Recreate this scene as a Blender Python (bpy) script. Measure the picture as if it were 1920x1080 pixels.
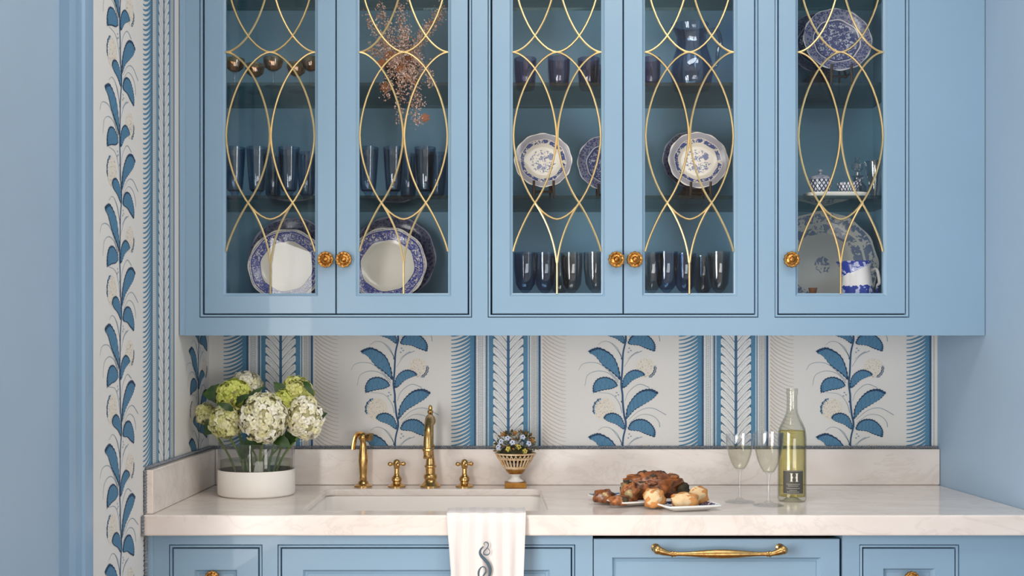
import bpy, bmesh, math, random
from mathutils import Vector, Matrix
random.seed(7)
for o in list(bpy.data.objects): bpy.data.objects.remove(o)
scene = bpy.context.scene
COL = scene.collection
R = math.radians
def S(r, g, b):
    f = lambda c: (c/255/12.92) if c/255 <= .04045 else ((c/255+.055)/1.055)**2.4
    return (f(r), f(g), f(b), 1)

# ------------------------------------------------------------ camera, light, exposure
EYE = 1.305
F = 2100.0
cam_d = bpy.data.cameras.new('camera'); cam = bpy.data.objects.new('camera', cam_d); COL.objects.link(cam)
cam.location = (0, 0, EYE); cam.rotation_euler = (R(90), 0, 0)
cam_d.sensor_width = 36; cam_d.lens = 36*F/1920
cam_d.shift_x = 40/1920; cam_d.shift_y = 128/1920
cam_d.clip_start = .05
scene.camera = cam
scene.view_settings.view_transform = 'Standard'; scene.view_settings.look = 'None'
scene.view_settings.gamma = 1; scene.view_settings.use_curve_mapping = False
scene.view_settings.exposure = -0.09
w = bpy.data.worlds.new('world'); scene.world = w; w.use_nodes = True
w.node_tree.nodes['Background'].inputs[0].default_value = (.75, .85, 1, 1)
w.node_tree.nodes['Background'].inputs[1].default_value = .4
def area(name, loc, target, sx, sy, power, col):
    d = bpy.data.lights.new(name, 'AREA'); d.shape = 'RECTANGLE'; d.size = sx; d.size_y = sy
    d.energy = power; d.color = col
    o = bpy.data.objects.new(name, d); COL.objects.link(o); o.location = loc
    o.rotation_euler = (Vector(target)-Vector(loc)).to_track_quat('-Z', 'Y').to_euler()
    return o
area('doorway_light', (-.98, 1.12, 1.16), (3, 1.5, 1.16), 1.35, 1.35, 66, (1, .97, .94))
area('side_fill_light', (3.3, -1.0, 1.5), (-.857, 2.6, 1.3), 1.8, 1.7, 62, (1, .98, .95))  # added fill for the left wall, no window behind it
area('low_fill_light', (1.0, -2.9, .8), (.4, 3.2, 1.3), 3.8, 1.2, 60, (1, .97, .95))  # added low fill behind the camera, not an actual window
area('ceiling_fill_light', (.45, 1.95, 2.82), (.4, 2.3, 1.0), 1.5, .5, 17, (1, .95, .89))  # added overhead fill, unseen; no ceiling fixture known

# ------------------------------------------------------------ materials
def new_mat(name):
    m = bpy.data.materials.new(name); m.use_nodes = True
    nt = m.node_tree; return m, nt, nt.nodes['Principled BSDF']
def N(nt, t, **kw):
    n = nt.nodes.new(t)
    for k, v in kw.items():
        if k == 'ins':
            for i, x in v.items():
                if isinstance(x, bpy.types.NodeSocket): nt.links.new(x, n.inputs[i])
                else: n.inputs[i].default_value = x
        else: setattr(n, k, v)
    return n
def ramp(nt, fac, stops, interp='LINEAR'):
    n = nt.nodes.new('ShaderNodeValToRGB'); n.color_ramp.interpolation = interp
    e = n.color_ramp.elements
    while len(e) < len(stops): e.new(.5)
    for i, (p, c) in enumerate(stops): e[i].position = p; e[i].color = c
    nt.links.new(fac, n.inputs[0]); return n.outputs[0]
def mix(nt, fac, a, b, mode='MIX'):
    n = nt.nodes.new('ShaderNodeMix'); n.data_type = 'RGBA'; n.blend_type = mode
    for i, x in ((0, fac), (6, a), (7, b)):
        if isinstance(x, bpy.types.NodeSocket): nt.links.new(x, n.inputs[i])
        else: n.inputs[i].default_value = x
    return n.outputs[2]
def math_(nt, op, a, b=None, c=None):
    n = nt.nodes.new('ShaderNodeMath'); n.operation = op
    for i, x in ((0, a), (1, b), (2, c)):
        if x is None: continue
        if isinstance(x, bpy.types.NodeSocket): nt.links.new(x, n.inputs[i])
        else: n.inputs[i].default_value = x
    return n.outputs[0]
def objco(nt): return nt.nodes.new('ShaderNodeTexCoord').outputs['Object']
def mat(name, c, rough=.5, metal=0, nscale=30, namt=.06, bump=0, bscale=200, coat=0, sub=0, sheen=0, c2=None, detail=3):
    m, nt, p = new_mat(name)
    co = objco(nt)
    nz = N(nt, 'ShaderNodeTexNoise', ins={'Vector': co, 'Scale': nscale, 'Detail': detail}).outputs[0]
    d = c2 or tuple(x*(1-namt) for x in c[:3])+(1,)
    col = ramp(nt, nz, [(.3, d), (.7, c)])
    nt.links.new(col, p.inputs['Base Color'])
    p.inputs['Roughness'].default_value = rough; p.inputs['Metallic'].default_value = metal
    p.inputs['Coat Weight'].default_value = coat
    if sub: p.inputs['Subsurface Weight'].default_value = sub; p.inputs['Subsurface Radius'].default_value = (.006, .004, .003)
    if sheen: p.inputs['Sheen Weight'].default_value = sheen
    if bump:
        b2 = N(nt, 'ShaderNodeTexNoise', ins={'Vector': co, 'Scale': bscale, 'Detail': 2}).outputs[0]
        bn = N(nt, 'ShaderNodeBump', ins={'Strength': bump, 'Distance': .002, 'Height': b2})
        nt.links.new(bn.outputs[0], p.inputs['Normal'])
    return m
def glass(name, face, edge, spec=1.0, ior=1.5, rough=0.0, power=2.2):
    # thin clear glass: see-through in the middle, tinted towards its edges, mirror-like sheen by Fresnel
    m, nt, p = new_mat(name); nt.nodes.remove(p)
    out = nt.nodes['Material Output']
    lw = N(nt, 'ShaderNodeLayerWeight', ins={'Blend': .5})
    e = math_(nt, 'POWER', lw.outputs['Facing'], power)
    nz = N(nt, 'ShaderNodeTexNoise', ins={'Vector': objco(nt), 'Scale': 14.0}).outputs[0]
    face2 = mix(nt, math_(nt, 'MULTIPLY', nz, .12), face, edge)
    col = mix(nt, e, face2, edge)
    tr = N(nt, 'ShaderNodeBsdfTransparent', ins={0: col})
    gl = N(nt, 'ShaderNodeBsdfGlossy', ins={0: (1, 1, 1, 1), 'Roughness': rough})
    f0 = ((ior-1)/(ior+1))**2                              # Schlick reflectance
    fr = math_(nt, 'MULTIPLY_ADD', math_(nt, 'POWER', lw.outputs['Facing'], 5.0), .6*(1-f0), f0)
    mx = N(nt, 'ShaderNodeMixShader', ins={0: math_(nt, 'MULTIPLY', fr, spec), 1: tr.outputs[0], 2: gl.outputs[0]})
    nt.links.new(mx.outputs[0], out.inputs[0]); return m
def ink_mat(name, rough=.75, scale=500, amt=.22):
    m, nt, p = new_mat(name)
    a = N(nt, 'ShaderNodeAttribute', attribute_name='ink')
    nz = N(nt, 'ShaderNodeTexNoise', ins={'Vector': objco(nt), 'Scale': float(scale), 'Detail': 2}).outputs[0]
    d = mix(nt, 1.0, a.outputs[0], ramp(nt, nz, [(.35, (1-amt, 1-amt, 1-amt, 1)), (.65, (1, 1, 1, 1))]), 'MULTIPLY')
    nt.links.new(d, p.inputs['Base Color']); p.inputs['Roughness'].default_value = rough
    return m

BLUE = S(141, 173, 198)
M_paint = mat('blue_cabinet_paint', BLUE, .33, nscale=3, namt=.05, bump=.03, bscale=60, coat=.15)
M_inner = mat('deep_blue_interior_paint', S(126, 172, 198), .5, nscale=3, namt=.08)
M_wallpaint = mat('dusty_blue_wall_paint', S(152, 176, 198), .55, nscale=4, namt=.04, bump=.03)
M_panel = mat('pale_dusty_blue_panel_paint', S(160, 183, 204), .5, nscale=4, namt=.04)
M_trim = mat('blue_trim_paint', S(142, 174, 202), .35, nscale=3, namt=.05)
M_paper = mat('wallpaper_ground', S(229, 227, 223), .8, nscale=300, namt=.04)
M_ink = ink_mat('wallpaper_ink')
M_white = mat('white_plaster', S(232, 228, 220), .8, nscale=3, namt=.04)
M_dark = mat('dark_void', S(10, 14, 20), .8)
M_floor = mat('oak_floor', S(150, 112, 78), .4, nscale=12, c2=S(108, 76, 50))
def stone():
    m, nt, p = new_mat('pale_quartzite')
    co = objco(nt)
    st = N(nt, 'ShaderNodeMapping', ins={'Vector': co, 'Scale': (1.0, 2.2, 2.0), 'Rotation': (0, 0, .5)}).outputs[0]
    wv = N(nt, 'ShaderNodeTexNoise', ins={'Vector': st, 'Scale': 3.5, 'Detail': 8.0, 'Roughness': .62, 'Distortion': 1.6}).outputs[0]
    vein = math_(nt, 'ABSOLUTE', math_(nt, 'SUBTRACT', wv, .5))
    base = ramp(nt, N(nt, 'ShaderNodeTexNoise', ins={'Vector': st, 'Scale': 7.0, 'Detail': 5.0}).outputs[0], [(.3, S(231, 220, 212)), (.7, S(242, 233, 226))])
    col = mix(nt, ramp(nt, vein, [(0, (.3, .3, .3, 1)), (.03, (0, 0, 0, 1))]), base, S(206, 193, 184))
    nt.links.new(col, p.inputs['Base Color']); p.inputs['Roughness'].default_value = .16
    return m
M_stone = stone()
def brass():
    m, nt, p = new_mat('aged_brass')
    nz = N(nt, 'ShaderNodeTexNoise', ins={'Vector': objco(nt), 'Scale': 90.0, 'Detail': 4}).outputs[0]
    nt.links.new(ramp(nt, nz, [(.3, S(184, 142, 84)), (.7, S(222, 184, 122))]), p.inputs['Base Color'])
    nt.links.new(ramp(nt, nz, [(.3, (.3, .3, .3, 1)), (.7, (.17, .17, .17, 1))]), p.inputs['Roughness'])
    p.inputs['Metallic'].default_value = 1
    return m
M_brass = brass()
M_knob = mat('antique_brass_knob', S(214, 164, 92), .36, 1, nscale=120, c2=S(150, 100, 48))
M_gapshade = mat('painted_gap_shade', S(22, 34, 50), .8)  # near-black colour standing in for the shade inside the gaps
M_came = mat('satin_brass_came', S(232, 204, 148), .38, .85, nscale=60, namt=.12)
M_gilt = mat('gilt_bronze', S(196, 140, 66), .35, .8, nscale=80, namt=.35)
M_pane = glass('cabinet_pane_glass', (.985, .99, .99, 1), (.85, .9, .9, 1), .4)
M_shelf = glass('green_shelf_glass', (.95, .975, .97, 1), (.16, .3, .28, 1), .9, power=1.6)
M_clear = glass('clear_crystal', (.99, .99, .99, 1), (.66, .69, .71, 1), 1.0, power=4)
M_cut = glass('cut_crystal', (.93, .95, .96, 1), (.62, .66, .7, 1), 5.0, power=3)
M_blueglass = glass('cobalt_blue_glass', (.74, .86, .985, 1), (.14, .3, .7, 1), 1.6, power=3)
M_paleblueglass = glass('pale_blue_glass', (.8, .88, .96, 1), (.26, .38, .6, 1), 1.8)
M_smoke = glass('smoky_glass', (.95, .96, .975, 1), (.56, .64, .72, 1), 1.7, power=3.5)
M_plum = glass('plum_glass', (.66, .64, .78, 1), (.26, .22, .44, 1), 1.6, power=3)
M_amber = glass('amber_glass', (.95, .72, .5, 1), (.5, .22, .08, 1), 2.2, power=2.5)
M_bottleglass = glass('bottle_glass', (.99, .99, .97, 1), (.26, .27, .16, 1), 1.2, power=3.6)
M_wine = glass('white_wine', (.975, .935, .62, 1), (.5, .44, .1, 1), .3, ior=1.33, power=3)
M_winepale = glass('pale_white_wine', (.99, .985, .92, 1), (.95, .93, .74, 1), .25, ior=1.33, power=2)
M_water = glass('vase_water', (.92, .95, .9, 1), (.6, .68, .6, 1), .6, ior=1.33)
M_porc = mat('white_porcelain', S(240, 236, 228), .18, nscale=20, namt=.03, coat=.4)
M_sink = mat('fireclay_white', S(244, 238, 232), .2, nscale=4, namt=.02)
M_band = mat('matte_white_vase', S(242, 236, 228), .45, nscale=10, namt=.03)
M_leaf = mat('hydrangea_leaf_green', S(52, 84, 30), .45, nscale=40, c2=S(28, 54, 18), bump=.3, bscale=120)
M_stem = mat('green_stem', S(110, 136, 58), .5, nscale=60, namt=.25)
M_petal = ink_mat('hydrangea_petal', .6, 160, .1)
def linen():
    m, nt, q = new_mat('striped_white_linen'); co = objco(nt)
    wv = N(nt, 'ShaderNodeTexWave', ins={'Vector': co, 'Scale': 9.5, 'Distortion': .6, 'Detail': 1.0}); wv.bands_direction = 'X'
    nz = N(nt, 'ShaderNodeTexNoise', ins={'Vector': co, 'Scale': 500.0}).outputs[0]
    col = ramp(nt, wv.outputs['Color'], [(.35, S(226, 218, 215)), (.6, S(232, 226, 222))])
    nt.links.new(mix(nt, .12, col, nz, 'OVERLAY'), q.inputs['Base Color']); q.inputs['Roughness'].default_value = .9
    bn = N(nt, 'ShaderNodeBump', ins={'Strength': .3, 'Distance': .001, 'Height': nz}); nt.links.new(bn.outputs[0], q.inputs['Normal'])
    return m
M_towel = linen()
M_thread = mat('slate_embroidery', S(84, 106, 120), .7, nscale=600, namt=.3)
M_wood = mat('dark_wood_stand', S(66, 44, 30), .5, nscale=30, namt=.35)
M_gimp = mat('slate_gimp_braid', S(150, 154, 160), .85, nscale=260, c2=S(92, 98, 108))
M_inkgloss = ink_mat('printed_label_ink', .5, 300, .08)

# ------------------------------------------------------------ mesh helpers
WL = {}
class MB:
    def __init__(s): s.v = []; s.f = []; s.c = []; s.cur = None
    def add(s, vs, fs):
        n = len(s.v); s.v += [tuple(q) for q in vs]
        for f in fs: s.f.append(tuple(i+n for i in f)); s.c.append(s.cur)
        return s
    def box(s, x0, x1, y0, y1, z0, z1):
        v = [(x, y, z) for x in (x0, x1) for y in (y0, y1) for z in (z0, z1)]
        return s.add(v, [(0, 1, 3, 2), (4, 6, 7, 5), (0, 4, 5, 1), (2, 3, 7, 6), (0, 2, 6, 4), (1, 5, 7, 3)])
    def lathe(s, prof, c=(0, 0, 0), seg=24, axis='z', wob=None):
        vs = []; n = len(prof)
        for j in range(seg):
            a = 2*math.pi*j/seg
            for (r, h) in prof:
                k = r*(wob(a, r, h) if wob else 1)
                x, y = k*math.cos(a), k*math.sin(a)
                if axis == 'z': q = (c[0]+x, c[1]+y, c[2]+h)
                elif axis == 'y': q = (c[0]+x, c[1]+h, c[2]+y)
                else: q = (c[0]+h, c[1]+x, c[2]+y)
                vs.append(q)
        fs = []
        for j in range(seg):
            k = (j+1) % seg
            for i in range(n-1):
                q = [j*n+i, k*n+i, k*n+i+1, j*n+i+1]
                if prof[i][0] < 1e-6: q = [j*n+i, k*n+i+1, j*n+i+1]
                elif prof[i+1][0] < 1e-6: q = [j*n+i, k*n+i, j*n+i+1]
                fs.append(tuple(q))
        return s.add(vs, fs)
    def tube(s, pts, r, seg=8, closed=False, flat=1.0, caps=True):
        pts = [Vector(p) for p in pts]; n = len(pts)
        rr = r if isinstance(r, (list, tuple)) else [r]*n
        vs = []; up = None
        for i in range(n):
            a = pts[(i-1) % n] if (closed or i) else pts[i]
            b = pts[(i+1) % n] if (closed or i < n-1) else pts[i]
            t = (b-a).normalized()
            if up is None: up = t.orthogonal().normalized()
            else:
                up = up - t*up.dot(t)
                up = up.normalized() if up.length > 1e-6 else t.orthogonal().normalized()
            si = t.cross(up)
            for j in range(seg):
                an = 2*math.pi*j/seg
                vs.append(pts[i]+(up*math.cos(an)+si*math.sin(an)*flat)*rr[i])
        fs = []
        for i in range(n if closed else n-1):
            k = (i+1) % n
            for j in range(seg):
                l = (j+1) % seg
                fs.append((i*seg+j, i*seg+l, k*seg+l, k*seg+j))
        if caps and not closed:
            fs.append(tuple(range(seg))[::-1]); fs.append(tuple((n-1)*seg+j for j in range(seg)))
        return s.add(vs, fs)
    def rings(s, x0, x1, z0, z1, prof, fill=False):
        # nested rectangles facing -Y: prof = [(inset, y), ...] from the outside inwards
        vs = []
        for (d, y) in prof:
            vs += [(x0+d, y, z0+d), (x1-d, y, z0+d), (x1-d, y, z1-d), (x0+d, y, z1-d)]
        fs = []
        for i in range(len(prof)-1):
            for j in range(4):
                k = (j+1) % 4
                fs.append((i*4+j, i*4+k, i*4+4+k, i*4+4+j))
        if fill: n = (len(prof)-1)*4; fs.append((n, n+1, n+2, n+3))
        return s.add(vs, fs)
    def ball(s, c, r, seg=12, rows=8, sc=(1, 1, 1)):
        prof = [(math.sin(math.pi*i/rows), -math.cos(math.pi*i/rows)) for i in range(rows+1)]
        prof[0] = (0, -1); prof[-1] = (0, 1)
        t = MB().lathe(prof, seg=seg)
        return s.add([(c[0]+x*r*sc[0], c[1]+y*r*sc[1], c[2]+z*r*sc[2]) for x, y, z in t.v], t.f)
    def xf(s, m):
        s.v = [tuple(m @ Vector(p)) for p in s.v]; return s
    def build(s, name, m, parent=None, smooth=True, bevel=0, local=False, loc=None, angle=35, bseg=2):
        off = Vector((0, 0, 0))
        if parent is not None and not local: off = WL.get(parent.name, Vector((0, 0, 0)))
        if parent is None and loc is not None: off = Vector(loc)
        me = bpy.data.meshes.new(name)
        sub = off if not (local and parent is None) else Vector((0, 0, 0))
        me.from_pydata([(p[0]-sub.x, p[1]-sub.y, p[2]-sub.z) for p in s.v], [], s.f)
        if any(c is not None for c in s.c):
            ca = me.color_attributes.new('ink', 'FLOAT_COLOR', 'CORNER'); i = 0
            buf = []
            for f, c in zip(s.f, s.c): buf += list(c or (1, 1, 1, 1))*len(f)
            ca.data.foreach_set('color', buf)
        else:
            bm = bmesh.new(); bm.from_mesh(me)
            bmesh.ops.remove_doubles(bm, verts=bm.verts, dist=1e-6)
            bmesh.ops.recalc_face_normals(bm, faces=bm.faces); bm.to_mesh(me); bm.free()
        me.materials.append(m)
        o = bpy.data.objects.new(name, me); COL.objects.link(o)
        if parent is not None: o.parent = parent; WL[o.name] = WL.get(parent.name, Vector((0, 0, 0))).copy()
        else: o.location = off; WL[o.name] = off.copy()
        if smooth:
            me.shade_smooth()
            try: me.set_sharp_from_angle(angle=R(angle))
            except Exception: pass
        if bevel:
            b = o.modifiers.new('bevel', 'BEVEL'); b.width = bevel; b.segments = bseg; b.limit_method = 'ANGLE'; b.angle_limit = R(40)
        return o
def box(name, m, dims, parent=None, bevel=0, **k): return MB().box(*dims).build(name, m, parent, smooth=bool(bevel), bevel=bevel, **k)
def thing(name, label, cat, loc, group=None, rot=(0, 0, 0)):
    o = bpy.data.objects.new(name, None); COL.objects.link(o); o.location = loc; o.rotation_euler = rot
    o.empty_display_size = .05
    o['label'] = label; o['category'] = cat
    if group: o['group'] = group
    WL[o.name] = Vector(loc); return o
def tag(o, label, cat, group=None):
    o['label'] = label; o['category'] = cat
    if group: o['group'] = group
    return o
def struct(o): o['kind'] = 'structure'; return o
def kids(o): return [c for c in COL.objects if c.parent == o]
def copy_tree(o, parent=None):
    c = o.copy(); COL.objects.link(c); c.parent = parent
    for ch in kids(o): copy_tree(ch, c)
    return c
def copy_thing(o, loc, label, rot=None, scale=None, group=None):
    c = copy_tree(o); c.location = loc; c['label'] = label; WL[c.name] = Vector(loc)
    if rot is not None: c.rotation_euler = rot
    if scale is not None: c.scale = scale if isinstance(scale, tuple) else (scale,)*3
    if group: c['group'] = group
    return c
def bez(p0, p1, p2, p3, n=10):
    r = []
    for i in range(n+1):
        t = i/n; u = 1-t
        r.append(tuple(u**3*a+3*u*u*t*b+3*u*t*t*c+t**3*d for a, b, c, d in zip(p0, p1, p2, p3)))
    return r
def spline(pts, n=6):
    # Catmull-Rom through the points
    P = [Vector(p) for p in pts]; P = [P[0]*2-P[1]]+P+[P[-1]*2-P[-2]]; out = []
    for i in range(1, len(P)-2):
        for k in range(n):
            t = k/n; a, b, c, d = P[i-1], P[i], P[i+1], P[i+2]
            out.append(.5*((2*b)+(c-a)*t+(2*a-5*b+4*c-d)*t*t+(3*b-a-3*c+d)*t**3))
    out.append(P[-2]); return out
def at(px, py, d): return Vector(((px-920)/F*d, d, EYE-(py-668)/F*d))   # a measured spot of the photograph at a known depth

# ------------------------------------------------------------ room shell
YB, XL, XR = 3.41, -.857, 1.36
YF, YU, YBASE = 2.75, 3.078, 2.775
CEIL = 2.85
struct(box('floor', M_floor, (-3, 3.4, -3, YB+.1, -.1, 0)))
struct(box('ceiling', M_white, (-3, 3.4, -3, YB+.1, CEIL, CEIL+.1)))
wall_back = struct(box('wall_back', M_paper, (XL-.1, XR+.1, YB, YB+.1, 0, CEIL)))
D0, D1 = 2.214, 2.362          # casing on the left wall; door beyond it
DN = 1.84                      # near end of the painted panel; an open doorway follows, outside the picture
wall_left = struct(MB().box(XL-.1, XL, D0+.02, YB, 0, CEIL).box(XL-.1, XL, .3, D0+.02, 2.45, CEIL).build('wall_left', M_paper, smooth=False))
wall_right = struct(box('wall_right', M_wallpaint, (XR, XR+.1, 1.0, YB, 0, CEIL)))
struct(MB().box(-3, XL-.1, .2, .3, 0, CEIL).box(XR+.1, 3.4, 1.0, 1.1, 0, CEIL).build('wall_near', M_white, smooth=False))
struct(box('wall_side', M_white, (-3.1, -3, -3, .3, 0, CEIL)))
struct(box('wall_far', M_white, (3.4, 3.5, -3, 1.1, 0, CEIL)))
struct(box('wall_front', M_white, (-3, 3.4, -3.1, -3, 0, CEIL)))
# painted panel beside the doorway, and the moulded casing between it and the wallpaper
door = struct(MB().box(XL-.1, XL+.004, DN, D0, 0, 2.45).build('wall_panel', M_panel, smooth=False)); door.name = 'trim_3'
prof = [(0, 0), (.0, .024), (.012, .026), (.03, .026), (.034, .02), (.06, .017), (.09, .016), (.095, .021), (.13, .023), (.148, .019), (.148, 0)]
vs = [(XL+p, D0+d, z) for z in (0, 2.45) for d, p in prof]; n = len(prof); mb = MB()
mb.add(vs, [(i, i+1, n+i+1, n+i) for i in range(n-1)])
mb.box(XL, XL+.024, DN, D1, 2.45, 2.59)
struct(mb.build('trim_1', M_trim, smooth=True, angle=20))
# ------------------------------------------------------------ wallpaper print: flat inks on the paper, laid out on the roll's own repeat
UN = .3457e-3                      # one drawing unit of the print
VREP = 755
C_LEAF, C_LEAF2, C_OUT = S(90, 140, 174), S(68, 116, 154), S(36, 66, 100)
C_STEM, C_TEND, C_CREAM, C_BEIGE = S(52, 92, 132), S(160, 176, 188), S(240, 232, 218), S(214, 202, 188)
C_BAND, C_DARK, C_WHITE, C_GREY = S(92, 146, 180), S(60, 94, 128), S(240, 241, 240), S(190, 198, 202)
prints = {'back': MB(), 'left': MB()}
class Column:
    def __init__(s, s0, z0, vs, zlo, zhi):      # s0: where the stem stands along the unrolled wall; z0: height of drawing line 0
        s.s0, s.z0, s.vs, s.zlo, s.zhi = s0, z0, vs, zlo, zhi
    def put(s, poly, col, layer):
        pts = [(s.s0+u*UN, s.z0-v*UN*s.vs) for u, v in poly]
        if all(z < s.zlo for _, z in pts) or all(z > s.zhi for _, z in pts): return
        cx = sum(p[0] for p in pts)/len(pts); h = .0004+.00022*layer
        if max(p[0] for p in pts) > XR+.857-.004: return
        pts = [(a, min(max(z, s.zlo), s.zhi)) for a, z in pts]
        if cx < 0:
            if min(p[0] for p in pts) < D1-.02-YB: pts = [(max(a, D1-.02-YB), z) for a, z in pts]
            if cx < D1-.02-YB: return
            q = [(XL+h, YB+min(a, -.0005), z) for a, z in pts]; m = prints['left']
        else:
            q = [(XL+max(a, .0005), YB-h, z) for a, z in pts]; m = prints['back']
        m.cur = col; m.add(q, [tuple(range(len(q)))])
    def stroke(s, pts, w0, w1, col, layer, n=4):
        p = spline([(a, b, 0) for a, b in pts], n); k = len(p); L = []; Rr = []
        for i in range(k):
            t = (p[min(i+1, k-1)]-p[max(i-1, 0)]).normalized(); w = (w0+(w1-w0)*i/(k-1))/2
            L.append((p[i].x-t.y*w, p[i].y+t.x*w)); Rr.append((p[i].x+t.y*w, p[i].y-t.x*w))
        for i in range(k-1): s.put([L[i], L[i+1], Rr[i+1], Rr[i]], col, layer)
    def leaf(s, base, tip, top, bot, v):
        up = spline([(a, b, 0) for a, b in [base]+top+[tip]], 6); dn = spline([(a, b, 0) for a, b in [tip]+bot+[base]], 6)
        out = []; k = 0
        for q in (up, dn):
            for i, p in enumerate(q[:-1]):
                t = (q[i+1]-p).normalized(); b = 5 if k % 2 else -1; k += 1
                out.append((p.x+t.y*b, p.y-t.x*b))
        cx = sum(p[0] for p in out)/len(out); cy = sum(p[1] for p in out)/len(out)
        s.put([(a-600, b+v) for a, b in out], C_OUT, 4)
        inner = [(cx+(a-cx)*.9, cy+(b-cy)*.84) for a, b in out]
        s.put([(a-600, b+v) for a, b in inner], C_LEAF, 5)
        n = len(up)
        for i in range(3, n-3, 3):                                  # vein hatching
            a, b = up[i], dn[len(dn)-1-i] if i < len(dn) else dn[0]
            for f0, f1 in ((.18, .46), (.56, .84)):
                p = a.lerp(b, f0); q = a.lerp(b, f1)
                q = q+(Vector((base[0], base[1], 0))-q)*.08
                s.stroke([(p.x-600, p.y+v), ((p.x+q.x)/2-600+3, (p.y+q.y)/2+v), (q.x-600, q.y+v)], 5, 3, C_LEAF2, 6, 2)
LEAVES = [((585, 450), (285, 185), [(565, 330), (510, 215), (400, 148), (330, 158)], [(350, 222), (420, 305), (510, 378)]),
          ((560, 488), (335, 553), [(530, 440), (455, 405), (375, 422), (334, 485)], [(425, 527), (500, 515)]),
          ((592, 505), (795, 388), [(602, 430), (640, 374), (700, 345), (765, 360)], [(735, 412), (680, 440), (622, 495)]),
          ((624, 785), (912, 545), [(638, 680), (690, 590), (760, 530), (845, 514)], [(862, 598), (780, 650), (700, 700), (642, 765)]),
          ((622, 872), (424, 772), [(612, 815), (580, 752), (515, 720), (450, 735)], [(470, 802), (540, 828), (596, 868)]),
          ((642, 862), (880, 938), [(672, 808), (730, 780), (800, 787), (856, 832), (884, 885)], [(800, 910), (740, 884), (664, 876)])]
TENDRILS = [[(210, 348), (245, 295), (330, 280), (420, 308), (560, 440)], [(265, 485), (290, 392), (380, 355), (480, 378), (560, 460)],
            [(650, 785), (750, 702), (860, 682), (980, 742)], [(655, 810), (760, 740), (860, 750), (915, 800), (925, 850)],
            [(380, 545), (500, 560), (568, 640), (592, 725)], [(618, 620), (650, 540), (740, 472), (832, 500)],
            [(380, 125), (430, 95), (500, 112), (570, 200), (592, 245)], [(610, 320), (680, 222), (770, 178)], [(640, 250), (700, 200), (735, 185)],
            [(500, 110), (548, 150), (588, 232)]]
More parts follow.
